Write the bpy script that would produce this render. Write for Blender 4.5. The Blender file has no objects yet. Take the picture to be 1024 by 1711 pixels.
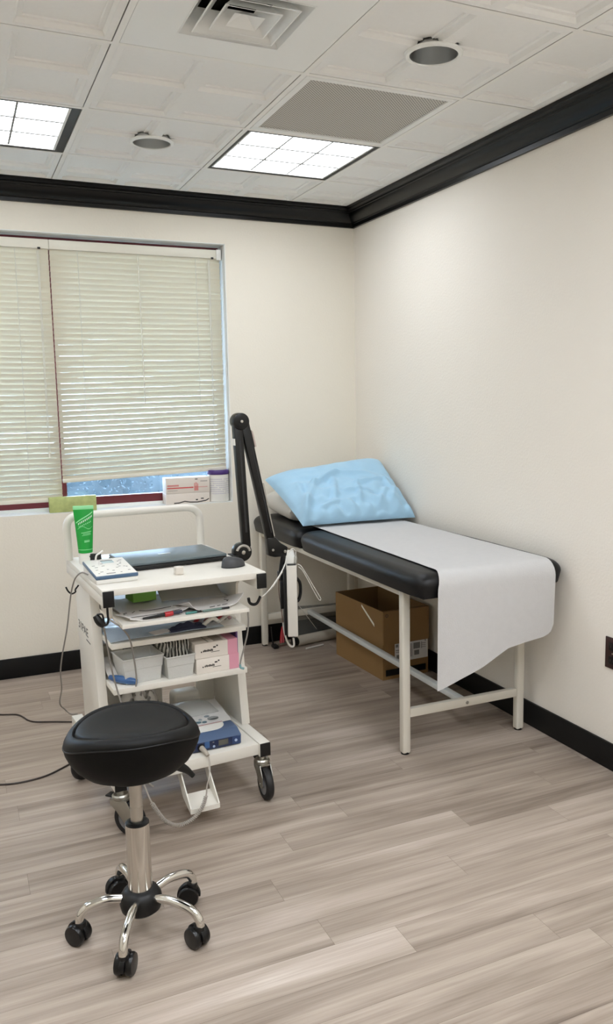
import bpy, bmesh, math, random
from mathutils import Vector, Matrix, noise
random.seed(7)
S = bpy.context.scene
COL = S.collection
PI = math.pi
R = math.radians

# ------------------------------------------------------------------ camera
W, H = 1024, 1711
F = 1392.40
YAW, PITCH, ROLL = 0.434098, -0.136437, -0.0137109
CAM = Vector((-2.17562, -4.51072, 1.41171))
PPX, PPY = 63.25, 1.806
fw = Vector((math.sin(YAW)*math.cos(PITCH), math.cos(YAW)*math.cos(PITCH), math.sin(PITCH)))
r0 = Vector((math.cos(YAW), -math.sin(YAW), 0)); u0 = r0.cross(fw)
rt = math.cos(ROLL)*r0 + math.sin(ROLL)*u0
up = -math.sin(ROLL)*r0 + math.cos(ROLL)*u0
cd = bpy.data.cameras.new('camera'); cam = bpy.data.objects.new('camera', cd); COL.objects.link(cam)
m = Matrix((rt, up, -fw)).transposed().to_4x4(); m.translation = CAM
cam.matrix_world = m
cd.sensor_fit = 'VERTICAL'; cd.sensor_height = 36.0; cd.sensor_width = 36.0*W/H
cd.lens = F/H*36.0
cd.shift_x = -PPX/H; cd.shift_y = PPY/H
cd.clip_start = 0.05; cd.clip_end = 200
S.camera = cam

# measured points: the ray through a photo point cut with a real plane of the room or the cart
def ray(u, v):
    return rt*((u-W/2-PPX)/F) + up*(-(v-H/2-PPY)/F) + fw
CA = R(3.0)
CO = Vector((-1.51, -1.835, 0))
CEX = Vector((math.cos(CA), math.sin(CA), 0)); CEY = Vector((-math.sin(CA), math.cos(CA), 0))
def cl(P):  # world -> cart frame
    d = P-CO
    return Vector((d.dot(CEX), d.dot(CEY), P.z))
def cw(P):  # cart frame -> world
    P = Vector(P)
    return CO + CEX*P.x + CEY*P.y + Vector((0, 0, P.z))
def at_y(u, v, y):
    d = ray(u, v); return CAM + d*((y-CAM.y)/d.y)
def at_z(u, v, z):
    d = ray(u, v); return CAM + d*((z-CAM.z)/d.z)
def cart_y(u, v, y):
    d = ray(u, v); P0 = cw((0, y, 0)); return cl(CAM + d*((P0-CAM).dot(CEY)/d.dot(CEY)))
def cart_x(u, v, x):
    d = ray(u, v); P0 = cw((x, 0, 0)); return cl(CAM + d*((P0-CAM).dot(CEX)/d.dot(CEX)))

# ------------------------------------------------------------------ materials
def lin(c):
    return tuple((x/12.92 if x <= 0.04045 else ((x+0.055)/1.055)**2.4) for x in c)
def rgb(*c):
    return lin([x/255 for x in c]) + (1,)
MATS = {}
def mat(name, color, rough=0.5, metal=0.0, var=0.06, vscale=8.0, bump=0.0, bscale=200.0, spec=0.5, alpha=1.0, trans=0.0, sheen=0.0, coat=0.0, stretch=None):
    if name in MATS: return MATS[name]
    M = bpy.data.materials.new(name); M.use_nodes = True
    nt = M.node_tree; N = nt.nodes; L = nt.links
    b = N['Principled BSDF']
    b.inputs['Roughness'].default_value = rough
    b.inputs['Metallic'].default_value = metal
    b.inputs['Specular IOR Level'].default_value = spec
    b.inputs['Alpha'].default_value = alpha
    b.inputs['Transmission Weight'].default_value = trans
    b.inputs['Sheen Weight'].default_value = sheen
    b.inputs['Coat Weight'].default_value = coat
    tc = N.new('ShaderNodeTexCoord')
    src = tc.outputs['Object']
    if stretch:
        mp = N.new('ShaderNodeMapping'); mp.inputs['Scale'].default_value = stretch
        L.new(src, mp.inputs[0]); src = mp.outputs[0]
    nz = N.new('ShaderNodeTexNoise'); nz.inputs['Scale'].default_value = vscale; nz.inputs['Detail'].default_value = 4
    L.new(src, nz.inputs['Vector'])
    mx = N.new('ShaderNodeMix'); mx.data_type = 'RGBA'
    c = color
    mx.inputs[6].default_value = tuple(max(0, x*(1-var)) for x in c[:3])+(1,)
    mx.inputs[7].default_value = tuple(min(1, x*(1+var)) for x in c[:3])+(1,)
    L.new(nz.outputs['Fac'], mx.inputs[0]); L.new(mx.outputs[2], b.inputs['Base Color'])
    if bump > 0:
        n2 = N.new('ShaderNodeTexNoise'); n2.inputs['Scale'].default_value = bscale; n2.inputs['Detail'].default_value = 3
        L.new(src, n2.inputs['Vector'])
        bp = N.new('ShaderNodeBump'); bp.inputs['Strength'].default_value = bump; bp.inputs['Distance'].default_value = 0.004
        L.new(n2.outputs['Fac'], bp.inputs['Height']); L.new(bp.outputs[0], b.inputs['Normal'])
    MATS[name] = M
    return M
def clear_mat(name, tint, opacity, rough=0.2):
    if name in MATS: return MATS[name]
    M = bpy.data.materials.new(name); M.use_nodes = True
    nt = M.node_tree; N = nt.nodes; L = nt.links
    b = N['Principled BSDF']; b.inputs['Base Color'].default_value = tint; b.inputs['Roughness'].default_value = rough
    tr = N.new('ShaderNodeBsdfTransparent')
    nz = N.new('ShaderNodeTexNoise'); nz.inputs['Scale'].default_value = 30
    mr = N.new('ShaderNodeMapRange'); mr.inputs[3].default_value = max(0, opacity-0.04); mr.inputs[4].default_value = min(1, opacity+0.04)
    mx = N.new('ShaderNodeMixShader')
    L.new(nz.outputs['Fac'], mr.inputs[0]); L.new(mr.outputs[0], mx.inputs[0])
    L.new(tr.outputs[0], mx.inputs[1]); L.new(b.outputs[0], mx.inputs[2])
    L.new(mx.outputs[0], N['Material Output'].inputs[0])
    MATS[name] = M
    return M
def emit_mat(name, color, strength):
    M = bpy.data.materials.new(name); M.use_nodes = True
    nt = M.node_tree; N = nt.nodes; L = nt.links
    N.remove(N['Principled BSDF'])
    e = N.new('ShaderNodeEmission'); e.inputs['Color'].default_value = color; e.inputs['Strength'].default_value = strength
    L.new(e.outputs[0], N['Material Output'].inputs[0])
    return M

WHITE_PAINT = mat('white_powder_coat', rgb(222, 218, 209), 0.38, var=0.02)
BED_PAINT = mat('cream_white_paint', rgb(218, 213, 201), 0.35, var=0.02)
BLACK_PLASTIC = mat('black_plastic', rgb(8, 8, 9), 0.45, var=0.1, spec=0.4)
BLACK_GLOSS = mat('black_gloss', rgb(6, 6, 7), 0.28, var=0.1, spec=0.4)
BLACK_TRIM = mat('black_trim_paint', rgb(5, 5, 6), 0.28, var=0.12, spec=0.3)
BLACK_BASE = mat('black_rubber_base', rgb(6, 6, 7), 0.5, var=0.12, spec=0.3)
VINYL = mat('black_vinyl', rgb(12, 12, 14), 0.42, spec=0.34, var=0.06, bump=0.12, bscale=500)
VINYL_SEAT = mat('black_seat_vinyl', rgb(11, 11, 11), 0.52, spec=0.25, var=0.05, bump=0.1, bscale=600)
CHROME = mat('chrome', rgb(215, 213, 208), 0.12, metal=1.0, var=0.02)
STEEL = mat('brushed_steel', rgb(190, 187, 180), 0.28, metal=1.0, var=0.05, stretch=(1, 1, 0.1))
ZINC = mat('zinc_metal', rgb(170, 168, 160), 0.35, metal=1.0, var=0.12, vscale=30)
ALU = mat('spun_aluminium', rgb(205, 206, 206), 0.32, metal=1.0, var=0.04)
RUBBER = mat('dark_rubber', rgb(20, 19, 21), 0.55, var=0.1)
GREY_HUB = mat('grey_hub_plastic', rgb(120, 120, 122), 0.4)
GREY_CORD = mat('grey_cord', rgb(135, 130, 124), 0.5)
LIGHT_CORD = mat('light_grey_cord', rgb(175, 168, 160), 0.5)
DARK_CORD = mat('dark_brown_cord', rgb(48, 38, 36), 0.5)
WHITE_CORD = mat('white_cord', rgb(215, 212, 205), 0.45)
BROWN_CORD = mat('brown_cord', rgb(120, 75, 60), 0.5)
WHITE_PLASTIC = mat('white_plastic', rgb(226, 224, 218), 0.35, var=0.02)
BLUE_PLASTIC = mat('steel_blue_plastic', rgb(66, 92, 120), 0.35, var=0.05)
NAVY_PLASTIC = mat('navy_blue_plastic', rgb(36, 58, 100), 0.35, var=0.06)
DEEP_NAVY = mat('deep_navy_plastic', rgb(18, 34, 70), 0.3, var=0.08)
PAPER = mat('white_paper', rgb(214, 211, 208), 0.7, var=0.02)
CARD = mat('kraft_cardboard', rgb(140, 108, 66), 0.75, var=0.08, vscale=5)
CARD_SHADED = mat('shaded_kraft_cardboard', rgb(100, 72, 44), 0.75, var=0.08, vscale=5)  # same kraft, darkened to paint in the shade inside the box
INK = mat('dark_ink', rgb(50, 48, 48), 0.6)
GREY_INK = mat('grey_ink', rgb(120, 118, 116), 0.6)
RED_INK = mat('red_ink', rgb(205, 70, 70), 0.6)
PINK = mat('pink_print', rgb(214, 150, 168), 0.55)
PURPLE = mat('purple_plastic', rgb(74, 48, 118), 0.35)
GREEN_TUBE = mat('green_tube_plastic', rgb(8, 150, 52), 0.32, var=0.04)
MINT = mat('mint_print', rgb(150, 225, 165), 0.4)
GREEN_BOX = mat('mottled_green_card', rgb(178, 188, 122), 0.6, var=0.4, vscale=30)
NOTE_GREEN = mat('green_note_paper', rgb(130, 185, 85), 0.7)
RED_PLASTIC = mat('red_plastic', rgb(176, 34, 42), 0.35)
TEAL = mat('teal_plastic', rgb(70, 130, 125), 0.4)
MAROON = mat('maroon_window_paint', rgb(104, 32, 40), 0.45, var=0.06)
BROWN_PLATE = mat('brown_plate_plastic', rgb(48, 26, 24), 0.35)
BLUE_CLOTH = mat('light_blue_cotton', rgb(160, 198, 223), 0.85, var=0.03, vscale=14, bump=0.15, bscale=160, sheen=0.2)
WHITE_CLOTH = mat('off_white_cotton', rgb(206, 203, 196), 0.85, var=0.02, sheen=0.1)
DARK_CLOTH = mat('dark_navy_cloth', rgb(36, 42, 66), 0.8)
LAPTOP_LID = mat('slate_lid', rgb(84, 96, 100), 0.35, var=0.04, vscale=3)
MOUSE_GREY = mat('charcoal_plastic', rgb(62, 63, 66), 0.45)
CLEAR_BIN = clear_mat('frosted_bin_plastic', rgb(226, 226, 222), 0.62, 0.35)
CLEAR_BAG = clear_mat('clear_bag_film', rgb(220, 222, 222), 0.14, 0.12)
BLUE_FILM = clear_mat('bluish_film', rgb(190, 206, 222), 0.72, 0.2)
FROST = clear_mat('frosted_cube_plastic', rgb(225, 218, 208), 0.7, 0.3)

# wall paint with orange-peel texture
def wall_mat(name, color):
    M = mat(name, color, 0.72, var=0.02, vscale=1.5, bump=0.35, bscale=95, spec=0.25)
    return M
WALL_BACK = wall_mat('cream_wall_paint', rgb(231, 225, 212))
WALL_SIDE = wall_mat('cream_wall_paint_light_tint', rgb(232, 226, 216))  # same wall paint, the mixed light's neutral tint put into the colour
REVEAL = mat('window_reveal_paint', rgb(230, 231, 228), 0.6, var=0.02, bump=0.15, bscale=95)
TILE = mat('ceiling_tile_white', rgb(238, 238, 236), 0.8, var=0.02, vscale=60, bump=0.15, bscale=300, spec=0.2)
TBAR = mat('ceiling_grid_white', rgb(238, 237, 233), 0.5, var=0.01)
CEIL_METAL = mat('diffuser_white_paint', rgb(236, 237, 235), 0.45, var=0.01)

# ------------------------------------------------------------------ mesh builder
class MB:
    def __init__(s): s.bm = bmesh.new()
    def _add(s, t, M=None):
        if M is not None: bmesh.ops.transform(t, matrix=M, verts=t.verts)
        me = bpy.data.meshes.new('tmp'); t.to_mesh(me); t.free()
        s.bm.from_mesh(me); bpy.data.meshes.remove(me)
        return s
    def box(s, c, d, rz=0, bev=0, seg=2, M=None, rx=0, ry=0):
        t = bmesh.new(); bmesh.ops.create_cube(t, size=1)
        bmesh.ops.scale(t, vec=d, verts=t.verts)
        if bev > 0: bmesh.ops.bevel(t, geom=list(t.edges), offset=bev, segments=seg, profile=0.5, affect='EDGES')
        X = Matrix.Translation(c) @ Matrix.Rotation(rz, 4, 'Z') @ Matrix.Rotation(ry, 4, 'Y') @ Matrix.Rotation(rx, 4, 'X')
        return s._add(t, (M @ X) if M is not None else X)
    def box2(s, a, b, bev=0, seg=2):
        a, b = Vector(a), Vector(b)
        return s.box((a+b)/2, tuple(abs(x) for x in (b-a)), bev=bev, seg=seg)
    def cyl(s, a, b, r, r2=None, n=24, cap=True, bev=0):
        a, b = Vector(a), Vector(b); d = b-a
        t = bmesh.new()
        bmesh.ops.create_cone(t, cap_ends=cap, segments=n, radius1=r, radius2=r if r2 is None else r2, depth=d.length)
        if bev > 0:
            es = [e for e in t.edges if abs(e.verts[0].co.z-e.verts[1].co.z) < 1e-6]
            bmesh.ops.bevel(t, geom=es, offset=bev, segments=2, profile=0.5, affect='EDGES')
        q = Vector((0, 0, 1)).rotation_difference(d.normalized()) if d.length > 0 else None
        return s._add(t, Matrix.Translation((a+b)/2) @ q.to_matrix().to_4x4())
    def lathe(s, prof, n=32, M=None):
        t = bmesh.new(); rings = []
        for (r, z) in prof:
            if r < 1e-6: rings.append([t.verts.new((0, 0, z))])
            else: rings.append([t.verts.new((r*math.cos(2*PI*k/n), r*math.sin(2*PI*k/n), z)) for k in range(n)])
        for A, B in zip(rings, rings[1:]):
            for k in range(n):
                a, b = A[k % len(A)], A[(k+1) % len(A)]; c, d = B[(k+1) % len(B)], B[k % len(B)]
                vs = []
                for v in (a, b, c, d):
                    if v not in vs: vs.append(v)
                if len(vs) > 2: t.faces.new(vs)
        bmesh.ops.recalc_face_normals(t, faces=t.faces)
        return s._add(t, M)
    def tube(s, pts, r, n=10, smooth=6, cap=True, closed=False):
        P = [Vector(p) for p in pts]
        if smooth > 1 and len(P) > 2:
            Q = []
            L = len(P)
            rng = range(L) if closed else range(L-1)
            for i in rng:
                p0 = P[(i-1) % L] if (closed or i > 0) else P[0]*2-P[1]
                p1, p2 = P[i], P[(i+1) % L]
                p3 = P[(i+2) % L] if (closed or i+2 < L) else P[-1]*2-P[-2]
                for k in range(smooth):
                    x = k/smooth
                    Q.append(0.5*((2*p1)+(p2-p0)*x+(2*p0-5*p1+4*p2-p3)*x*x+(3*p1-p0-3*p2+p3)*x**3))
            if not closed: Q.append(P[-1])
            P = Q
        t = bmesh.new(); rings = []
        T0 = (P[1]-P[0]).normalized()
        nrm = T0.orthogonal().normalized()
        for i, p in enumerate(P):
            if closed: T = (P[(i+1) % len(P)]-P[i-1]).normalized()
            else: T = (P[min(i+1, len(P)-1)]-P[max(i-1, 0)])
            if T.length < 1e-9: T = T0
            T = T.normalized()
            q = T0.rotation_difference(T); nrm = q @ nrm; T0 = T
            bn = T.cross(nrm)
            rr = r(i/(len(P)-1)) if callable(r) else r
            rings.append([t.verts.new(p+(nrm*math.cos(2*PI*k/n)+bn*math.sin(2*PI*k/n))*rr) for k in range(n)])
        pairs = list(zip(rings, rings[1:]))
        if closed: pairs.append((rings[-1], rings[0]))
        for A, B in pairs:
            for k in range(n): t.faces.new((A[k], A[(k+1) % n], B[(k+1) % n], B[k]))
        if cap and not closed:
            t.faces.new(rings[0][::-1]); t.faces.new(rings[-1])
        bmesh.ops.recalc_face_normals(t, faces=t.faces)
        return s._add(t)
    def prism(s, poly, h, M=None, bev=0):
        """2-D polygon extruded from z=0 to z=h, then placed by M"""
        t = bmesh.new()
        A = [t.verts.new((x, y, 0)) for x, y in poly]; B = [t.verts.new((x, y, h)) for x, y in poly]
        n = len(poly)
        t.faces.new(A[::-1]); t.faces.new(B)
        for k in range(n): t.faces.new((A[k], A[(k+1) % n], B[(k+1) % n], B[k]))
        bmesh.ops.recalc_face_normals(t, faces=t.faces)
        if bev > 0: bmesh.ops.bevel(t, geom=list(t.edges), offset=bev, segments=2, profile=0.5, affect='EDGES')
        return s._add(t, M)
    def grid(s, fn, nu, nv, thick=0):
        t = bmesh.new()
        V = [[t.verts.new(fn(i/nu, j/nv)) for j in range(nv+1)] for i in range(nu+1)]
        for i in range(nu):
            for j in range(nv): t.faces.new((V[i][j], V[i+1][j], V[i+1][j+1], V[i][j+1]))
        bmesh.ops.recalc_face_normals(t, faces=t.faces)
        if thick: bmesh.ops.solidify(t, geom=list(t.faces), thickness=thick)
        return s._add(t)
    def quad(s, *p):
        s.bm.faces.new([s.bm.verts.new(x) for x in p]); return s
    def build(s, name, material, parent=None, base=None, smooth=35, weld=False):
        if weld: bmesh.ops.remove_doubles(s.bm, verts=s.bm.verts, dist=1e-5)
        if base is None and parent is not None: base = parent.get('_b', None)
        me = bpy.data.meshes.new(name)
        if base is not None: bmesh.ops.translate(s.bm, vec=-Vector(base), verts=s.bm.verts)
        s.bm.to_mesh(me); s.bm.free()
        me.materials.append(material)
        if smooth:
            me.shade_smooth(); me.set_sharp_from_angle(angle=R(smooth))
        o = bpy.data.objects.new(name, me); COL.objects.link(o)
        if parent is not None:
            o.parent = parent
            if base is not None: o['_b'] = list(base)
        return o

def tag(o, label=None, cat=None, group=None, kind=None):
    if label: o['label'] = label
    if cat: o['category'] = cat
    if group: o['group'] = group
    if kind: o['kind'] = kind
    return o
def thing(name, label, cat, base, group=None, frame='world', rz=0):
    """an Empty at the thing's base; its parts are authored in the frame's coordinates"""
    o = bpy.data.objects.new(name, None); COL.objects.link(o)
    o.empty_display_size = 0.05
    o['_b'] = list(base)
    if frame == 'cart':
        o.location = cw(base); o.rotation_euler = (0, 0, CA)
    else:
        o.location = base; o.rotation_euler = (0, 0, rz)
    return tag(o, label, cat, group)
def single(mb, name, material, label, cat, base, group=None, frame='world', smooth=35, rz=0):
    o = mb.build(name, material, None, base=base, smooth=smooth)
    if frame == 'cart': o.location = cw(base); o.rotation_euler = (0, 0, CA)
    else: o.location = base; o.rotation_euler = (0, 0, rz)
    return tag(o, label, cat, group)
def struct(mb, name, material, smooth=35, label=None):
    o = mb.build(name, material, smooth=smooth)
    o['kind'] = 'structure'
    if label: o['label'] = label
    return o
def copy_tree(o, parent=None):
    c = o.copy(); COL.objects.link(c)
    if parent is not None: c.parent = parent
    for ch in list(o.children): copy_tree(ch, c)
    return c
def text_mesh(txt, size, M, extrude=0.0003):
    cu = bpy.data.curves.new('t', 'FONT'); cu.body = txt; cu.size = size; cu.extrude = extrude
    ob = bpy.data.objects.new('t', cu); COL.objects.link(ob)
    dg = bpy.context.evaluated_depsgraph_get()
    me = bpy.data.meshes.new_from_object(ob.evaluated_get(dg))
    me.transform(M)
    bpy.data.objects.remove(ob); bpy.data.curves.remove(cu)
    mb = MB(); mb.bm.from_mesh(me); bpy.data.meshes.remove(me)
    return mb

# ------------------------------------------------------------------ room
XL, YF, ZC, T = -3.9, -5.6, 2.488, 0.6222
XA, YC = -0.411, -0.537
WX0, WX1, WZ0, WZ1 = -2.95, -0.777, 0.842, 2.253
HT = 2.56

# floor: vinyl planks laid along the back wall, each plank a quad with its own tone
def build_floor():
    bm = bmesh.new()
    tone = bm.loops.layers.float_color.new('tone')
    pw, pl = 0.1185, 1.02
    y0 = -2.796
    rows = range(int(math.floor((YF-y0)/pw))-1, int(math.ceil((0-y0)/pw))+1)
    joint = {0: -1.192, 4: -0.715, 3: -1.42, -1: -0.826, 5: -1.30, 1: -0.35, 2: -1.9, -2: -1.75, -3: -0.62, -4: -1.3}
    light = {(0, -1): 0.95, (0, 0): 0.45, (4, -1): 0.8, (4, 0): 0.3, (3, -1): 0.55, (3, 0): 0.68, (-1, -1): 0.42, (-1, 0): 0.72, (1, 0): 0.62, (1, -1): 0.5, (2, 0): 0.7}
    rnd = random.Random(3)
    for r in rows:
        ya, yb = y0+r*pw, y0+(r+1)*pw
        ya2, yb2 = max(ya, YF), min(yb, 0.0)
        if yb2 <= ya2: continue
        j0 = joint.get(r, rnd.uniform(-1.6, -0.4))
        for k in range(-5, 4):
            xa, xb = j0+k*pl, j0+(k+1)*pl
            xa, xb = max(xa, XL), min(xb, 0.0)
            if xb <= xa: continue
            tv = light.get((r, k), rnd.uniform(0.3, 0.72))
            off = rnd.random(); off2 = rnd.random()
            e = 0.0004
            vs = [bm.verts.new(p) for p in ((xa+e, ya2+e, 0), (xb-e, ya2+e, 0), (xb-e, yb2-e, 0), (xa+e, yb2-e, 0))]
            f = bm.faces.new(vs)
            for lp in f.loops: lp[tone] = (tv, off, off2, 1)
    # sub-floor seen in the seams
    vs = [bm.verts.new(p) for p in ((XL, YF, -0.0008), (0, YF, -0.0008), (0, 0, -0.0008), (XL, 0, -0.0008))]
    f = bm.faces.new(vs)
    for lp in f.loops: lp[tone] = (-1.2, 0, 0, 1)
    me = bpy.data.meshes.new('floor'); bm.to_mesh(me); bm.free()
    M = bpy.data.materials.new('grey_oak_vinyl_planks'); M.use_nodes = True
    nt = M.node_tree; N = nt.nodes; L = nt.links; b = N['Principled BSDF']
    at = N.new('ShaderNodeVertexColor'); at.layer_name = 'tone'
    sp = N.new('ShaderNodeSeparateColor'); L.new(at.outputs[0], sp.inputs[0])
    tc = N.new('ShaderNodeTexCoord')
    cmb = N.new('ShaderNodeCombineXYZ')
    mul = N.new('ShaderNodeMath'); mul.operation = 'MULTIPLY'; mul.inputs[1].default_value = 37; L.new(sp.outputs[1], mul.inputs[0])
    mul2 = N.new('ShaderNodeMath'); mul2.operation = 'MULTIPLY'; mul2.inputs[1].default_value = 53; L.new(sp.outputs[2], mul2.inputs[0])
    L.new(mul.outputs[0], cmb.inputs[0]); L.new(mul2.outputs[0], cmb.inputs[1])
    add = N.new('ShaderNodeVectorMath'); add.operation = 'ADD'; L.new(tc.outputs['Object'], add.inputs[0]); L.new(cmb.outputs[0], add.inputs[1])
    def nz(sx, sy, det, dist=0.0, rgh=0.55):
        mp = N.new('ShaderNodeMapping'); mp.inputs['Scale'].default_value = (sx, sy, 1); L.new(add.outputs[0], mp.inputs[0])
        n = N.new('ShaderNodeTexNoise'); n.noise_dimensions = '2D'; n.inputs['Scale'].default_value = 1; n.inputs['Detail'].default_value = det; n.inputs['Distortion'].default_value = dist; n.inputs['Roughness'].default_value = rgh
        L.new(mp.outputs[0], n.inputs['Vector']); return n.outputs['Fac']
    def mth(op, a, bb):
        n = N.new('ShaderNodeMath'); n.operation = op
        for i, x in enumerate((a, bb)):
            if isinstance(x, (int, float)): n.inputs[i].default_value = x
            else: L.new(x, n.inputs[i])
        return n.outputs[0]
    g1 = nz(0.8, 22, 6, 0.0, 0.6)      # broad streaks
    g2 = nz(3, 150, 4, 0.0)            # fine grain
    g3 = nz(1.1, 8, 4, 0.6)            # cathedral blotches
    v = mth('ADD', mth('MULTIPLY', mth('SUBTRACT', g1, 0.5), 0.85), mth('MULTIPLY', mth('SUBTRACT', g2, 0.5), 0.34))
    v = mth('ADD', v, mth('MULTIPLY', mth('SUBTRACT', g3, 0.5), 0.75))
    v = mth('ADD', v, mth('MULTIPLY', sp.outputs[0], 0.38))
    v = mth('ADD', v, 0.26)
    cr = N.new('ShaderNodeValToRGB'); e = cr.color_ramp.elements
    e[0].position = 0.0; e[0].color = rgb(108, 95, 84)
    e[1].position = 1.0; e[1].color = rgb(206, 195, 184)
    for pos, c in ((0.3, (146, 132, 120)), (0.55, (168, 154, 141)), (0.78, (186, 172, 160))):
        x = e.new(pos); x.color = rgb(*c)
    L.new(v, cr.inputs[0]); L.new(cr.outputs[0], b.inputs['Base Color'])
    b.inputs['Roughness'].default_value = 0.42; b.inputs['Specular IOR Level'].default_value = 0.35
    bp = N.new('ShaderNodeBump'); bp.inputs['Strength'].default_value = 0.12; bp.inputs['Distance'].default_value = 0.002
    L.new(g2, bp.inputs['Height']); L.new(bp.outputs[0], b.inputs['Normal'])
    me.materials.append(M)
    o = bpy.data.objects.new('floor', me); COL.objects.link(o); o['kind'] = 'structure'
build_floor()

# walls
WT = 0.17
mb = MB()
mb.box2((XL-WT, 0, -0.05), (WX0, WT, HT)); mb.box2((WX1, 0, -0.05), (WT, WT, HT))
mb.box2((WX0, 0, -0.05), (WX1, WT, WZ0)); mb.box2((WX0, 0, WZ1), (WX1, WT, HT))
struct(mb, 'wall_back', WALL_BACK, smooth=0)
struct(MB().box2((0, YF-WT, -0.05), (WT, 0, HT)), 'wall_right', WALL_SIDE, smooth=0)
struct(MB().box2((XL-WT, YF-WT, -0.05), (XL, 0, HT)), 'wall_left', WALL_BACK, smooth=0)
struct(MB().box2((XL, YF-WT, -0.05), (0, YF, HT)), 'wall_front', WALL_BACK, smooth=0)
# reveal lining and sill of the window opening
mb = MB()
th = 0.004
mb.box2((WX0, 0.001, WZ0-0.001), (WX1, 0.12, WZ0+th-0.001))
mb.box2((WX1-th, 0.001, WZ0), (WX1+0.001, 0.12, WZ1)); mb.box2((WX0-0.001, 0.001, WZ0), (WX0+th, 0.12, WZ1))
mb.box2((WX0, 0.001, WZ1-th), (WX1, 0.12, WZ1+0.001))
mb.box2((WX0, 0.112, WZ0), (WX1, 0.17, 0.861))
struct(mb, 'trim_3', REVEAL, smooth=0, label='white painted reveal and sill around the window')
ZS = WZ0+th-0.001

# baseboards
for nm, a, b in (('baseboard_back', (XL, -0.012, 0), (0, 0, 0.105)), ('baseboard_right', (-0.012, YF, 0), (0, -0.012, 0.105)), ('baseboard_left', (XL, YF, 0), (XL+0.012, -0.012, 0.105))):
    mb = MB().box2(a, b, bev=0.003)
    struct(mb, nm, BLACK_BASE)
# toe of the cove base
# crown moulding swept along the walls
PROF = [(0.0, 2.386), (0.014, 2.386), (0.016, 2.404), (0.022, 2.406), (0.024, 2.412), (0.034, 2.418), (0.046, 2.429), (0.054, 2.443), (0.058, 2.456), (0.064, 2.458), (0.066, 2.465), (0.082, 2.469), (0.085, 2.474), (0.085, ZC), (0.0, ZC)]
def crown(name, path):
    mb = MB(); bm = mb.bm; rows = []
    for f in path: rows.append([bm.verts.new(f(d, z)) for d, z in PROF])
    n = len(PROF)
    for A, B in zip(rows, rows[1:]):
        for k in range(n): bm.faces.new((A[k], A[(k+1) % n], B[(k+1) % n], B[k]))
    bm.faces.new(rows[0]); bm.faces.new(rows[-1][::-1])
    bmesh.ops.recalc_face_normals(bm, faces=bm.faces)
    struct(mb, name, BLACK_TRIM, smooth=28)
crown('trim_1', [lambda d, z: (XL, -d, z), lambda d, z: (-d, -d, z)])
crown('trim_2', [lambda d, z: (-d, -d, z), lambda d, z: (-d, YF, z)])

# ------------------------------------------------------------------ ceiling: coffered tiles in a grid
GX = [XA+T*k for k in range(-6, 2)]
GY = [YC+T*k for k in range(-9, 2)]
def cell(i, j):  # i from XA leftwards, j from YC towards the camera; (x0, y0) lower corner
    return XA-T*(i+1), YC-T*(j+1)
TROFFERS = [(2, 0), (0, 0), (0, 4), (2, 4), (4, 2), (0, 6), (2, 6)]
GRILLE = (0, 1); DIFF = (1, 2)
DOWN = [(1, 0), (0, 2), (2, 2)]
special = set(TROFFERS+[GRILLE, DIFF])
BAR = 0.012
OFFS = [(0.0, 0.0), (0.022, 0.0), (0.030, 0.013), (0.043, 0.013), (0.046, 0.018)]
def coffer_h(x, y, w):
    """height of a square coffered tile of side w above its rim, at local x, y"""
    h = w/2
    lx, ly = x % h if x < w else h, y % h if y < w else h
    d = min(lx, h-lx, ly, h-ly)
    for (a, za), (b, zb) in zip(OFFS, OFFS[1:]):
        if d <= b: return za+(zb-za)*(d-a)/(b-a)
    return OFFS[-1][1]
def ceiling_tiles():
    bm = bmesh.new()
    def ring(x0, y0, x1, y1):
        prev = None
        for o, dz in OFFS:
            cur = [bm.verts.new(p) for p in ((x0+o, y0+o, ZC+dz), (x1-o, y0+o, ZC+dz), (x1-o, y1-o, ZC+dz), (x0+o, y1-o, ZC+dz))]
            if prev:
                for k in range(4): bm.faces.new((prev[k], prev[(k+1) % 4], cur[(k+1) % 4], cur[k]))
            prev = cur
        bm.faces.new(prev)
    for i in range(-1, 6):
        for j in range(-1, 9):
            if (i, j) in special: continue
            x0, y0 = cell(i, j)
            a0, b0, w = x0+BAR, y0+BAR, T-2*BAR
            if (i, j) in DOWN:
                cs = set()
                for q in (0, w/2):
                    for o, _ in OFFS: cs.add(round(q+o, 5)); cs.add(round(q+w/2-o, 5))
                k = 0
                while k <= w: cs.add(round(k, 5)); k += 0.0045
                cs = sorted(cs)
                V = {}
                def vert(x, y):
                    if (x, y) not in V: V[(x, y)] = bm.verts.new((a0+x, b0+y, ZC+coffer_h(min(x, w-1e-6), min(y, w-1e-6), w)))
                    return V[(x, y)]
                for xa, xb in zip(cs, cs[1:]):
                    for ya, yb in zip(cs, cs[1:]):
                        if math.hypot((xa+xb)/2-w/2, (ya+yb)/2-w/2) < 0.080: continue
                        bm.faces.new((vert(xa, ya), vert(xb, ya), vert(xb, yb), vert(xa, yb)))
            else:
                h = w/2
                for qx in (0, 1):
                    for qy in (0, 1):
                        ring(a0+qx*h, b0+qy*h, a0+(qx+1)*h, b0+(qy+1)*h)
            # upstand at the tile edge: the dark reveal line beside the grid bar
    for geom in ((0, 0, 0, 1, 0, 0), (0, 0, 0, 0, 1, 0), (XL, 0, 0, -1, 0, 0)):
        bmesh.ops.bisect_plane(bm, geom=list(bm.verts)+list(bm.edges)+list(bm.faces), plane_co=geom[:3], plane_no=geom[3:], clear_outer=True)
    for f in bm.faces: f.normal_update()
    for f in bm.faces:
        if f.normal.z > 0: f.normal_flip()
    mb = MB(); mb.bm.free(); mb.bm = bm
    struct(mb, 'ceiling', TILE, smooth=20)
ceiling_tiles()
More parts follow.
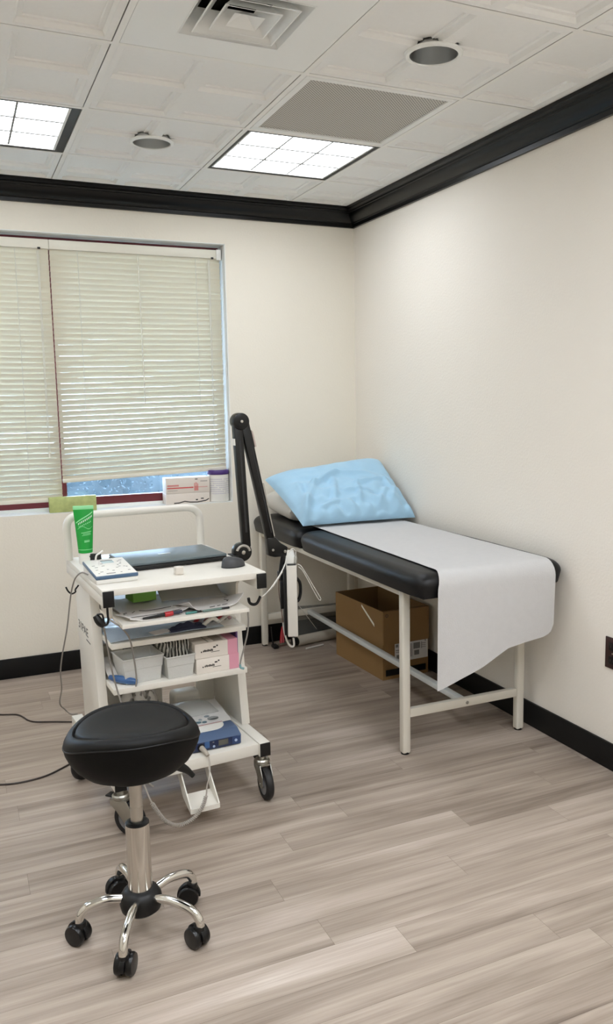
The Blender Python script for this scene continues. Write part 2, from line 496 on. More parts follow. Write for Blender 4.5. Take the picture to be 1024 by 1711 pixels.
# exposed grid bars and the slab above
mb = MB()
e = 0.0015
for x in GX:
    if XL < x < 0: mb.box2((x-BAR+e*2.4, YF, ZC-0.0006), (x+BAR-e*0.6, 0, ZC+0.02))
for y in GY:
    if YF < y < 0: mb.box2((XL, y-BAR+e*2.4, ZC-0.0004), (0, y+BAR-e*0.6, ZC+0.02))
mb.box2((XL, -0.097, ZC-0.0002), (0, 0, ZC+0.02)); mb.box2((-0.097, YF, ZC-0.0002), (0, 0, ZC+0.02))
struct(mb, 'ceiling_grid', TBAR, smooth=0)
struct(MB().box2((XL-WT, YF-WT, 2.76), (WT, WT, 2.80)), 'ceiling_slab', TILE, smooth=0)
# wall heads up to the slab close the ceiling void
mb = MB()
mb.box2((XL-WT, 0, HT), (WT, WT, 2.76)); mb.box2((0, YF-WT, HT), (WT, 0, 2.76)); mb.box2((XL-WT, YF-WT, HT), (XL, 0, 2.76)); mb.box2((XL, YF-WT, HT), (0, YF, 2.76))
struct(mb, 'wall_top', TILE, smooth=0)

# troffers
LAMP = emit_mat('lit_acrylic_diffuser', (0.935, 0.985, 1.05, 1), 4.7)
LAMP_REAR = emit_mat('lit_acrylic_diffuser_rear', (0.935, 0.985, 1.05, 1), 8.0)
LENS_LINE = mat('lens_divider_grey', rgb(132, 132, 128), 0.5)
FRAME_DARK = mat('troffer_black_frame', rgb(14, 13, 13), 0.5)
def troffer(i, j, label):
    x0, y0 = cell(i, j); a = BAR; w = T
    t = thing('ceiling_light', label, 'ceiling light', (x0+T/2, y0+T/2, ZC), 'square ceiling lights')
    f = MB(); o = 0.014; oe = 0.032 if (i, j) == (2, 0) else o   # one fixture sits off-centre and leaves a wide black slot
    X0, Y0, X1, Y1 = x0+a, y0+a, x0+w-a, y0+w-a
    for A, B in (((X0, Y0), (X1, Y0+o)), ((X0, Y1-o), (X1, Y1)), ((X0, Y0+o), (X0+o, Y1-o)), ((X1-oe, Y0+o), (X1, Y1-o))):
        f.box2((A[0], A[1], ZC+0.001), (B[0], B[1], ZC+0.016))
    f.build('frame', FRAME_DARK, t, smooth=0)
    g = MB(); p = o; q = o+0.010; pe = oe; qe = oe+0.010
    for A, B in (((X0+p, Y0+p), (X1-pe, Y0+q)), ((X0+p, Y1-q), (X1-pe, Y1-p)), ((X0+p, Y0+q), (X0+q, Y1-q)), ((X1-qe, Y0+q), (X1-pe, Y1-q))):
        g.box2((A[0], A[1], ZC+0.003), (B[0], B[1], ZC+0.014))
    g.build('lens_frame', CEIL_METAL, t, smooth=0)
    d = MB().box2((X0+q, Y0+q, ZC+0.010), (X1-qe, Y1-q, ZC+0.014)); d.build('diffuser', LAMP if j == 0 else LAMP_REAR, t, smooth=0)
    l = MB()
    for k in (1, 2):
        x = X0+q+(X1-X0-q-qe)*k/3; l.box2((x-0.0040, Y0+q, ZC+0.006), (x+0.0040, Y1-q, ZC+0.0105))
        y = Y0+q+(Y1-Y0-2*q)*k/3; l.box2((X0+q, y-0.0060, ZC+0.005), (X1-qe, y+0.0060, ZC+0.0105))
    l.build('divider', LENS_LINE, t, smooth=0)
    MB().box2((X0, Y0, ZC+0.016), (X1, Y1, ZC+0.09)).build('housing', CEIL_METAL, t, smooth=0)
TL = {(0, 0): 'square lit ceiling light in black frame beside the perforated return grille',
      (2, 0): 'square lit ceiling light at the left edge above the window, black slot on its side',
      (0, 4): 'square ceiling light behind the camera near the right wall',
      (2, 4): 'square ceiling light behind the camera in the middle of the room',
      (4, 2): 'square ceiling light outside the view near the left wall',
      (0, 6): 'square ceiling light at the rear end of the room near the right wall',
      (2, 6): 'square ceiling light at the rear end of the room in the middle'}
for ij in TROFFERS: troffer(*ij, TL[ij])

# downlights
def downlight(i, j, label):
    x0, y0 = cell(i, j); cx, cy = x0+T/2, y0+T/2
    t = thing('recessed_downlight', label, 'downlight', (cx, cy, ZC), 'round recessed downlights')
    B = Matrix.Translation((cx, cy, ZC))
    MB().lathe([(0.0765, -0.006), (0.079, -0.009), (0.088, -0.008), (0.093, -0.003), (0.093, 0.0), (0.0765, 0.001), (0.0765, -0.006)], 48, B).build('trim_ring', CEIL_METAL, t)
    MB().lathe([(0.0765, -0.004), (0.075, 0.02), (0.068, 0.07), (0.056, 0.11), (0.040, 0.135)], 48, B).build('reflector', ALU, t)
    MB().lathe([(0.0, 0.125), (0.025, 0.118), (0.037, 0.128), (0.040, 0.14), (0.0, 0.15)], 32, B).build('lamp', mat('unlit_lamp_glass', rgb(150, 150, 148), 0.3), t)
downlight(1, 0, 'smaller round silver downlight between the two lit square lights')
downlight(0, 2, 'round silver downlight near the black crown moulding on the right')
downlight(2, 2, 'round downlight cut by the top edge above the left tiles')

# perforated return grille
def grille():
    x0, y0 = cell(*GRILLE)
    t = thing('return_air_grille', 'square perforated grey return air grille set in the ceiling', 'air grille', (x0+T/2, y0+T/2, ZC))
    M = bpy.data.materials.new('perforated_grey_metal'); M.use_nodes = True
    nt = M.node_tree; N = nt.nodes; L = nt.links; b = N['Principled BSDF']; b.inputs['Roughness'].default_value = 0.5
    tc = N.new('ShaderNodeTexCoord'); mp = N.new('ShaderNodeMapping'); mp.inputs['Scale'].default_value = (1, 1, 0.0); mp.inputs['Rotation'].default_value = (0, 0, R(45))
    L.new(tc.outputs['Object'], mp.inputs[0])
    v = N.new('ShaderNodeTexVoronoi'); v.inputs['Scale'].default_value = 110; v.inputs['Randomness'].default_value = 0.0
    L.new(mp.outputs[0], v.inputs['Vector'])
    cr = N.new('ShaderNodeValToRGB'); cr.color_ramp.elements[0].position = 0.30; cr.color_ramp.elements[0].color = rgb(96, 94, 90)
    cr.color_ramp.elements[1].position = 0.42; cr.color_ramp.elements[1].color = rgb(206, 202, 194)
    L.new(v.outputs['Distance'], cr.inputs[0]); L.new(cr.outputs[0], b.inputs['Base Color'])
    a = BAR; X0, Y0, X1, Y1 = x0+a, y0+a, x0+T-a, y0+T-a; o = 0.026
    f = MB()
    for A, B in (((X0, Y0), (X1, Y0+o)), ((X0, Y1-o), (X1, Y1)), ((X0, Y0+o), (X0+o, Y1-o)), ((X1-o, Y0+o), (X1, Y1-o))):
        f.box2((A[0], A[1], ZC-0.002), (B[0], B[1], ZC+0.012), bev=0.002)
    f.build('frame', CEIL_METAL, t)
    MB().box2((X0+o, Y0+o, ZC+0.004), (X1-o, Y1-o, ZC+0.008)).build('perforated_panel', M, t, smooth=0)
    MB().box2((X0, Y0, ZC+0.012), (X1, Y1, ZC+0.05)).build('plenum_box', FRAME_DARK, t, smooth=0)
grille()
# supply diffuser with nested square cones
def diffuser():
    x0, y0 = cell(*DIFF)
    t = thing('ceiling_vent', 'square white supply air diffuser with nested louvres in a plain ceiling panel', 'air diffuser', (x0+T/2, y0+T/2, ZC))
    a = BAR; X0, Y0, X1, Y1 = x0+a, y0+a, x0+T-a, y0+T-a
    P = at_z(298, 55, ZC), at_z(463, 82, ZC)
    cx, cy = (P[0].x+P[1].x)/2, P[0].y-0.0
    hw = 0.158
    c = Vector((cx, P[0].y-hw, ZC))
    f = MB()
    for A, B in (((X0, Y0), (X1, c.y-hw)), ((X0, c.y+hw), (X1, Y1)), ((X0, c.y-hw), (c.x-hw, c.y+hw)), ((c.x+hw, c.y-hw), (X1, c.y+hw))):
        f.box2((A[0], A[1], ZC-0.001), (B[0], B[1], ZC+0.004))
    f.build('face_panel', CEIL_METAL, t, smooth=0)
    # dark throat
    MB().box2((X0, Y0, ZC+0.10), (X1, Y1, ZC+0.12)).build('duct_top', mat('duct_grey', rgb(60, 60, 60), 0.7), t, smooth=0)
    def cone(name, r0, z0, r1, z1):
        b = MB(); A = [(-r0, -r0), (r0, -r0), (r0, r0), (-r0, r0)]; B = [(-r1, -r1), (r1, -r1), (r1, r1), (-r1, r1)]
        for k in range(4):
            p, q = A[k], A[(k+1) % 4]; s2, s1 = B[(k+1) % 4], B[k]
            b.quad(c+Vector((*p, z0)), c+Vector((*q, z0)), c+Vector((*s2, z1)), c+Vector((*s1, z1)))
            # lip
            l = 0.004
            sg = lambda v, e: v*(1-e/abs(v)) if abs(v) > 1e-6 else v
            p2, q2 = (sg(p[0], l), sg(p[1], l)), (sg(q[0], l), sg(q[1], l))
            b.quad(c+Vector((*p, z0-0.002)), c+Vector((*q, z0-0.002)), c+Vector((*q2, z0-0.002)), c+Vector((*p2, z0-0.002)))
        return b.build(name, CEIL_METAL, t, smooth=0)
    cone('louvre', hw, 0.0, hw-0.05, 0.06)
    cone('louvre', 0.125, -0.004, 0.078, 0.045)
    cone('louvre', 0.084, -0.005, 0.04, 0.04)
    b = MB(); r0 = 0.045; z0 = -0.006
    A = [(-r0, -r0), (r0, -r0), (r0, r0), (-r0, r0)]
    for k in range(4): b.quad(c+Vector((*A[k], z0)), c+Vector((*A[(k+1) % 4], z0)), c+Vector((0, 0, 0.022)))
    b.build('centre_cone', CEIL_METAL, t, smooth=0)
diffuser()

# ------------------------------------------------------------------ window, blinds
def window():
    Y0, Y1 = 0.122, 0.165
    mb = MB()
    mb.box2((WX0, Y0, 0.860), (WX1, Y1, 0.905)); mb.box2((WX0, Y0, 2.195), (WX1, Y1, WZ1))
    mb.box2((WX0, Y0, 0.905), (WX0+0.045, Y1, 2.195)); mb.box2((WX1-0.03, Y0, 0.905), (WX1, Y1, 2.195))
    mb.box2((-1.705, Y0, 0.905), (-1.655, Y1, 2.195))
    w = struct(mb, 'window_1', MAROON, smooth=0, label='maroon framed window behind the two white blinds')
    g = MB().box2((WX0+0.04, 0.145, 0.90), (-1.70, 0.148, 2.2)).box2((-1.66, 0.145, 0.90), (WX1-0.02, 0.148, 2.2))
    M = bpy.data.materials.new('window_glass'); M.use_nodes = True
    nt = M.node_tree; N = nt.nodes; L = nt.links; b = N['Principled BSDF']; b.inputs['Roughness'].default_value = 0.03
    tr = N.new('ShaderNodeBsdfTransparent'); gl = N.new('ShaderNodeBsdfGlossy'); gl.inputs['Roughness'].default_value = 0.02
    nz = N.new('ShaderNodeTexNoise'); nz.inputs['Scale'].default_value = 2
    fr = N.new('ShaderNodeFresnel'); fr.inputs[0].default_value = 1.45
    mx = N.new('ShaderNodeMixShader'); L.new(fr.outputs[0], mx.inputs[0]); L.new(tr.outputs[0], mx.inputs[1]); L.new(gl.outputs[0], mx.inputs[2])
    L.new(mx.outputs[0], N['Material Output'].inputs[0])
    o = g.build('window_pane', M, w, smooth=0); o['kind'] = 'structure'
window()
def slat_material():
    M = bpy.data.materials.new('cream_aluminium_slat'); M.use_nodes = True
    nt = M.node_tree; N = nt.nodes; L = nt.links; b = N['Principled BSDF']
    b.inputs['Base Color'].default_value = rgb(222, 213, 190); b.inputs['Roughness'].default_value = 0.45
    tl = N.new('ShaderNodeBsdfTranslucent'); tl.inputs[0].default_value = rgb(236, 236, 234)
    nz = N.new('ShaderNodeTexNoise'); nz.inputs['Scale'].default_value = 3
    mr = N.new('ShaderNodeMapRange'); mr.inputs[3].default_value = 0.17; mr.inputs[4].default_value = 0.21
    mx = N.new('ShaderNodeMixShader'); L.new(nz.outputs[0], mr.inputs[0]); L.new(mr.outputs[0], mx.inputs[0])
    L.new(b.outputs[0], mx.inputs[1]); L.new(tl.outputs[0], mx.inputs[2]); L.new(mx.outputs[0], N['Material Output'].inputs[0])
    return M
SLAT = slat_material()
BLIND_RAIL = mat('cream_blind_rail', rgb(222, 218, 204), 0.45)
CORD = mat('blind_cord_white', rgb(214, 212, 204), 0.7)
YB = 0.068
def blind(x0, x1, zb0, zb1, label, cords, wand_x, pull_x):
    t = thing('venetian_blind', label, 'blind', ((x0+x1)/2, YB, zb0), 'venetian blinds at the window')
    MB().box2((x0-0.002, YB-0.018, 2.180), (x1+0.002, YB+0.018, 2.226), bev=0.002).build('headrail', BLIND_RAIL, t)
    if x1 > -1: MB().box2((x1-0.022, YB-0.024, 2.172), (x1+0.004, YB-0.0185, 2.228), bev=0.001).build('end_bracket', WHITE_PLASTIC, t)
    MB().box2((x1-0.052, YB-0.0225, 2.176), (x1-0.038, YB-0.0185, 2.186), bev=0.001).build('cord_lock', BLACK_PLASTIC, t)
    s = MB(); top = 2.169; n = int((top-max(zb0, zb1)-0.012)/0.0272)
    wd, tilt = 0.0305, R(63.5)
    for k in range(n+1):
        fr = k/n
        def fn(u, v, fr=fr):
            x = x0+(x1-x0)*u
            zb = zb0+(zb1-zb0)*u+0.018
            z = top+(zb-top)*fr
            z += 0.0005*math.sin(7*u+k*1.7)*math.sin(k*0.9)
            a = (v-0.5)*wd; c = 0.0022*(1-(2*v-1)**2)
            # room-side edge up
            return Vector((x, YB-a*math.cos(tilt)-c*math.sin(tilt), z+a*math.sin(tilt)-c*math.cos(tilt)*-1))
        s.grid(fn, 8, 4, thick=0.0004)
    s.build('slats', SLAT, t, smooth=60)
    def rail(u, v): pass
    b = MB(); dz = zb1-zb0
    ang = math.atan2(dz, x1-x0)
    b.box(((x0+x1)/2, YB, (zb0+zb1)/2+0.005), (x1-x0, 0.026, 0.020), ry=-ang, bev=0.003)
    b.build('bottom_rail', BLIND_RAIL, t)
    for x in cords:
        c = MB()
        u = (x-x0)/(x1-x0); zb = zb0+(zb1-zb0)*u
        c.cyl((x, YB-0.0165, 2.172), (x, YB-0.0165, zb+0.01), 0.0011, n=6)
        c.build('ladder_cord', CORD, t)
    if wand_x is not None:
        MB().cyl((wand_x, YB-0.024, 2.165), (wand_x+0.004, YB-0.024, wand_x and 1.40), 0.0028, n=8).build('tilt_wand', clear_mat('wand_plastic', rgb(225, 222, 210), 0.5), t)
    if pull_x is not None:
        p = MB(); zt = 1.16
        p.cyl((pull_x, YB-0.023, 2.17), (pull_x-0.002, YB-0.023, zt), 0.0013, n=6)
        p.cyl((pull_x+0.006, YB-0.023, 2.17), (pull_x+0.003, YB-0.023, zt), 0.0013, n=6)
        o = p.build('pull_cord', CORD, t)
        MB().cyl((pull_x, YB-0.023, zt-0.03), (pull_x, YB-0.023, zt), 0.006, 0.004, n=12).build('cord_tassel', BLIND_RAIL, o)
blind(-1.680, -0.792, 0.998, 1.026, 'right-hand cream venetian blind ending above the glove boxes', [-1.545, -0.93], -1.24, -0.86)
blind(-2.60, -1.6855, 0.902, 0.902, 'left-hand cream venetian blind hanging lower, cut by the photo edge', [-2.45, -1.845], None, -1.74)

# outside: ground and clipped hedge
struct(MB().box2((-14, 0.3, -0.4), (12, 30, -0.3)), 'ground_outside', mat('pale_paving', rgb(150, 150, 145), 0.9), smooth=0)
def hedge():
    mb = MB(); rnd = random.Random(5); bm = mb.bm
    for k in range(15000):
        x = rnd.uniform(-4.5, 3.5); z = rnd.uniform(-0.3, 0.98); y = 3.0+rnd.gauss(0, 0.12)+0.2*noise.noise((x*1.5, z*1.5, 0))
        s = rnd.uniform(0.008, 0.02)
        a = Vector((rnd.gauss(0, 1), rnd.gauss(0, 1), rnd.gauss(0, 1))).normalized(); b = a.orthogonal().normalized()
        c = Vector((x, y, z))
        bm.faces.new([bm.verts.new(c+a*s), bm.verts.new(c+b*s*0.5), bm.verts.new(c-a*s), bm.verts.new(c-b*s*0.5)])
    mb.box2((-4.5, 3.05, -0.3), (3.5, 3.4, 0.95))
    o = single(mb, 'hedge', mat('hedge_leaf', rgb(62, 74, 80), 0.6, var=0.7, vscale=5), 'pale leafy hedge outside, glimpsed under the right-hand blind', 'hedge', (-1, 3, -0.3), smooth=0)
    o['kind'] = 'stuff'
hedge()
struct(MB().box2((-6, 0.20, 2.30), (4, 2.2, 2.6)), 'sky_blocker', mat('sky_blocker_grey', rgb(150, 148, 142), 0.8), smooth=0)  # unseen slab added to keep sky light off the upper slats

# ------------------------------------------------------------------ outlet
t = thing('wall_outlet', 'dark brown electrical outlet plate low on the right wall', 'outlet', (-0.0, -2.197, 0.453))
MB().box2((-0.007, -2.238, 0.393), (-0.0005, -2.157, 0.513), bev=0.0025).build('cover_plate', BROWN_PLATE, t)
for dz in (0.026, -0.026):
    rcp = MB().box((-0.0085, -2.197, 0.453+dz), (0.004, 0.036, 0.03), bev=0.0015).build('receptacle', BLACK_GLOSS, t)
    MB().box((-0.0107, -2.205, 0.453+dz), (0.0012, 0.003, 0.009)).box((-0.0107, -2.190, 0.453+dz), (0.0012, 0.003, 0.009)).build('slot', mat('outlet_slot_grey', rgb(70, 66, 62), 0.5), rcp, smooth=0)
MB().cyl((-0.009, -2.197, 0.453), (-0.006, -2.197, 0.453), 0.0035, n=12).build('screw', STEEL, t)

# ------------------------------------------------------------------ exam table
BX0, BX1, BY0, BY1 = -0.682, -0.006, -1.935, -0.022
LXa, LXb, LYa, LYb = -0.63, -0.078, -1.724, -0.06
t = thing('exam_table', 'black padded exam table on white tube legs along the right wall', 'exam table', (-0.35, -0.9, 0))
def rcushion(x0, x1, y0, y1, z0, z1, rc, rt_, bulge, seed, corners):
    """upholstered pad: rounded plan corners, rolled top edge, soft puckers at the corners"""
    mb = MB(); bm = mb.bm
    n = 120
    def outline(inset):
        pts = []
        hx, hy = (x1-x0)/2-inset, (y1-y0)/2-inset
        for k in range(n):
            a = 2*PI*k/n
            c, s_ = math.cos(a), math.sin(a)
            p = 2/16
            pts.append(((x0+x1)/2+hx*math.copysign(abs(c)**p, c), (y0+y1)/2+hy*math.copysign(abs(s_)**p, s_)))
        return pts
    prof = []
    h = z1-z0
    for k in range(5): prof.append((0.008*(1-k/4), z0+h*0.5*k/4))
    for k in range(1, 9):
        a = PI/2*k/8
        prof.append((rt_*(1-math.cos(a)), z0+h*0.5+h*0.5*math.sin(a)))
    rows = []
    for ins, z in prof:
        row = []
        for (x, y) in outline(ins):
            zz = z+0.002*noise.noise((x*6+seed, y*6, z*3))*((z-z0)/h)
            row.append(bm.verts.new((x, y, zz)))
        rows.append(row)
    for f_, dz in ((0.9, 0.002), (0.75, 0.004), (0.5, 0.006), (0.25, 0.007)):
        row = []
        for v in rows[len(prof)-1]:
            cx, cy = (x0+x1)/2, (y0+y1)/2
            row.append(bm.verts.new((cx+(v.co.x-cx)*f_, cy+(v.co.y-cy)*f_, z1+dz*bulge)))
        rows.append(row)
    for A, B in zip(rows, rows[1:]):
        for k in range(n): bm.faces.new((A[k], A[(k+1) % n], B[(k+1) % n], B[k]))
    bm.faces.new(rows[-1]); bm.faces.new(rows[0][::-1])
    bmesh.ops.recalc_face_normals(bm, faces=bm.faces)
    return mb
YJ = -0.715
ZB, ZT = 0.678, 0.768
rcushion(BX0, BX1, BY0, YJ-0.004, ZB, ZT, 0.04, 0.045, 0.8, 1, None).build('main_cushion', VINYL, t, smooth=60)
rcushion(BX0, BX1, YJ+0.004, BY1, ZB, ZT, 0.04, 0.05, 0.8, 5, None).build('head_cushion', VINYL, t, smooth=60)
MB().box2((BX0+0.03, BY0+0.03, ZB-0.006), (BX1-0.03, YJ-0.03, ZB+0.02)).box2((BX0+0.03, YJ+0.03, ZB-0.006), (BX1-0.03, BY1-0.03, ZB+0.02)).build('cushion_board', BLACK_PLASTIC, t, smooth=0)
q = 0.0175
for x in (LXa, LXb):
    for y in (LYa, LYb):
        lg = MB().box((x, y, 0.3375), (2*q, 2*q, 0.665), bev=0.007, seg=3).build('leg', BED_PAINT, t)
        MB().cyl((x, y, 0), (x, y, 0.010), 0.0168, 0.0172, n=16).build('foot_cap', BLACK_PLASTIC, lg)
fr = MB()
for x in (LXa, LXb): fr.box2((x-0.014, LYa+q, 0.645), (x+0.014, LYb-q, ZB-0.007), bev=0.004)
fr.build('side_rail', BED_PAINT, t)
MB().box2((LXa+q, LYb-0.014, 0.645), (LXb-q, LYb+0.014, ZB-0.007), bev=0.004).build('end_rail', BED_PAINT, t)
for y in (LYa, LYb):
    MB().box2((LXa+q, y-0.013, 0.150), (LXb-q, y+0.013, 0.187), bev=0.005).build('crossbar', BED_PAINT, t)
MB().box2((-0.368, LYa+0.013, 0.158), (-0.338, LYb-0.013, 0.183), bev=0.005).build('stretcher', mat('pale_stretcher_metal', rgb(205, 208, 206), 0.35), t)
MB().lathe([(0, 0.006), (0.004, 0.0055), (0.0065, 0.003), (0.007, 0)], 16, Matrix.Translation((-0.345, LYa-0.013, 0.168)) @ Matrix.Rotation(R(90), 4, 'X')).build('bolt', ZINC, t)
# cushion corner knob under the front
MB().cyl((-0.605, -1.765, 0.655), (-0.605, -1.765, 0.678), 0.012, n=14).build('corner_fixing', BLACK_PLASTIC, t)

# exam paper: runs over the pad and hangs down the front with a torn diagonal end
def paper():
    yb = -0.60
    zt = ZT+0.0075
    rr = 0.062
    yf = BY0-0.012
    L1 = abs((yf+rr)-yb); L2 = PI/2*rr
    # hanging length as a function of u (0 left .. 1 right)
    pts = [(0.0, 0.331), (0.02, 0.334), (0.18, 0.366), (0.36, 0.398), (0.58, 0.452), (0.72, 0.462), (0.90, 0.472), (0.97, 0.482), (1.0, 0.515)]
    def endz(u):
        for (a, za), (b, zb) in zip(pts, pts[1:]):
            if u <= b: return za+(zb-za)*(u-a)/(b-a)
        return pts[-1][1]
    def fn(u, v):
        L3 = (zt-rr)-endz(u)
        Lt = L1+L2+L3
        s = v*Lt
        xl0, xr0 = -0.572, -0.088
        if s < L1:
            y, z = yb-s, zt
            f = s/L1
            xl = -0.565-0.02*f; xr = -0.072-0.008*f
        elif s < L1+L2:
            a = (s-L1)/rr
            y, z = yf+rr-rr*math.sin(a), zt-rr+rr*math.cos(a)
            f = (s-L1)/L2; xl = -0.585-0.028*f; xr = -0.08+0.004*f
        else:
            d = s-L1-L2
            y, z = yf, zt-rr-d
            y += 0.022*d/0.4*math.sin(3.2*u+0.4)*-1 - 0.006*math.sin(9*u)*d
            if u > 0.9: y += 0.10*(u-0.9)*d
            xl = -0.613-0.02*d; xr = -0.076
        z += 0.0012*noise.noise((u*5, s*7, 2.0))
        # pad is crowned: follow it on top
        return Vector((xl+(xr-xl)*u, y, z))
    mb = MB(); mb.grid(fn, 40, 110, thick=0.0005)
    M = mat('crepe_exam_paper', rgb(196, 195, 195), 0.8, var=0.04, vscale=40, bump=0.25, bscale=260)
    single(mb, 'exam_paper', M, 'white crepe paper sheet running down the exam table, hanging torn at the front', 'paper sheet', (-0.33, -1.2, ZT), smooth=50)
paper()

# pillows
def fold(u, v, a, b, w, h):
    """soft ridge along the segment a-b in pillow space"""
    ax, ay = a; bx, by = b
    dx, dy = bx-ax, by-ay; l2 = dx*dx+dy*dy
    t_ = max(0, min(1, ((u-ax)*dx+(v-ay)*dy)/l2))
    d2 = (u-ax-dx*t_)**2+(v-ay-dy*t_)**2
    return h*math.exp(-d2/(w*w))*(0.3+0.7*math.sin(PI*min(1, max(0, 0.1+0.8*t_))))
FOLDS = [((-1, -0.95), (-0.55, 0.0), 0.07, 0.026), ((-0.55, 0.0), (-0.05, 0.33), 0.07, 0.026), ((-0.05, 0.33), (0.5, 0.22), 0.06, 0.014),
         ((-0.9, -0.9), (-0.75, 0.2), 0.05, 0.012), ((-0.35, -0.6), (-0.15, 0.1), 0.05, 0.012), ((0.05, -0.8), (0.2, -0.1), 0.05, 0.014), ((0.2, -0.1), (0.75, 0.0), 0.05, 0.014),
         ((0.35, -0.85), (0.65, -0.35), 0.05, 0.013), ((0.6, -0.8), (0.85, -0.3), 0.05, 0.012), ((-0.1, -0.3), (0.35, -0.45), 0.045, 0.012), ((-0.6, -0.75), (-0.3, -0.65), 0.05, 0.013), ((0.75, 0.1), (0.8, -0.6), 0.04, 0.01)]
def pillow_mesh(BL, BR, TR, TL, thick, n=90, sag=0.05, folds=None, seed=0.0, floor=None, back=0.55):
    BL, BR, TR, TL = (Vector(p) for p in (BL, BR, TR, TL))
    nrm = ((BR-BL).cross(TL-BL)).normalized()
    mb = MB()
    def side(sg):
        def fn(a, b):
            u, v = 2*a-1, 2*b-1
            u2 = u*(1-sag*(1-v*v)); v2 = v*(1-sag*0.6*(1-u*u))
            p = (BL*(1-u2)*(1-v2)+BR*(1+u2)*(1-v2)+TR*(1+u2)*(1+v2)+TL*(1-u2)*(1+v2))/4
            e = max(0.0, (1-u**4)*(1-v**4))
            h = thick*(e**0.42)*(1.0 if sg > 0 else back)
            if sg > 0 and folds:
                for f in folds: h += 1.45*fold(u, v, *f)*min(1, e*6)
                h += 0.010*noise.noise((u*2.2+seed, v*2.2, 1))*min(1, e*3)
                h += 0.010*noise.noise((u*5+seed, v*5, 5))*min(1, e*4)*(1.2-v)
                # gathered hem ripples
                h += 0.006*math.sin(u*23+2*v)*math.exp(-(v+0.9)**2/0.03)*min(1, e*8)
            q_ = p+nrm*sg*h
            if floor is not None and q_.z < floor: q_.z = floor
            return q_
        return fn
    mb.grid(side(1), n, n); mb.grid(side(-1), n, n)
    bmesh.ops.remove_doubles(mb.bm, verts=mb.bm.verts, dist=1e-5)
    bmesh.ops.recalc_face_normals(mb.bm, faces=mb.bm.faces)
    return mb
ZP = ZT+0.0062
w = pillow_mesh((-0.63, -0.50, ZP+0.055), (-0.05, -0.52, ZP+0.055), (-0.04, -0.06, ZP+0.075), (-0.62, -0.05, ZP+0.075), 0.085, n=50, sag=0.04, floor=ZP, back=1.0)
single(w, 'white_pillow', WHITE_CLOTH, 'off-white pillow lying under the light blue pillow at the table head', 'pillow', (-0.33, -0.28, ZP), smooth=70)
w = pillow_mesh((-0.645, -0.72, ZP+0.014), (-0.02, -0.745, ZP+0.016), (-0.022, -0.335, 1.062), (-0.685, -0.285, 0.985), 0.085, n=110, sag=0.03, folds=FOLDS, floor=ZP+0.001, back=0.12)
single(w, 'blue_pillow', BLUE_CLOTH, 'wrinkled light blue pillow propped in the corner at the head of the exam table', 'pillow', (-0.33, -0.5, ZP), smooth=70)

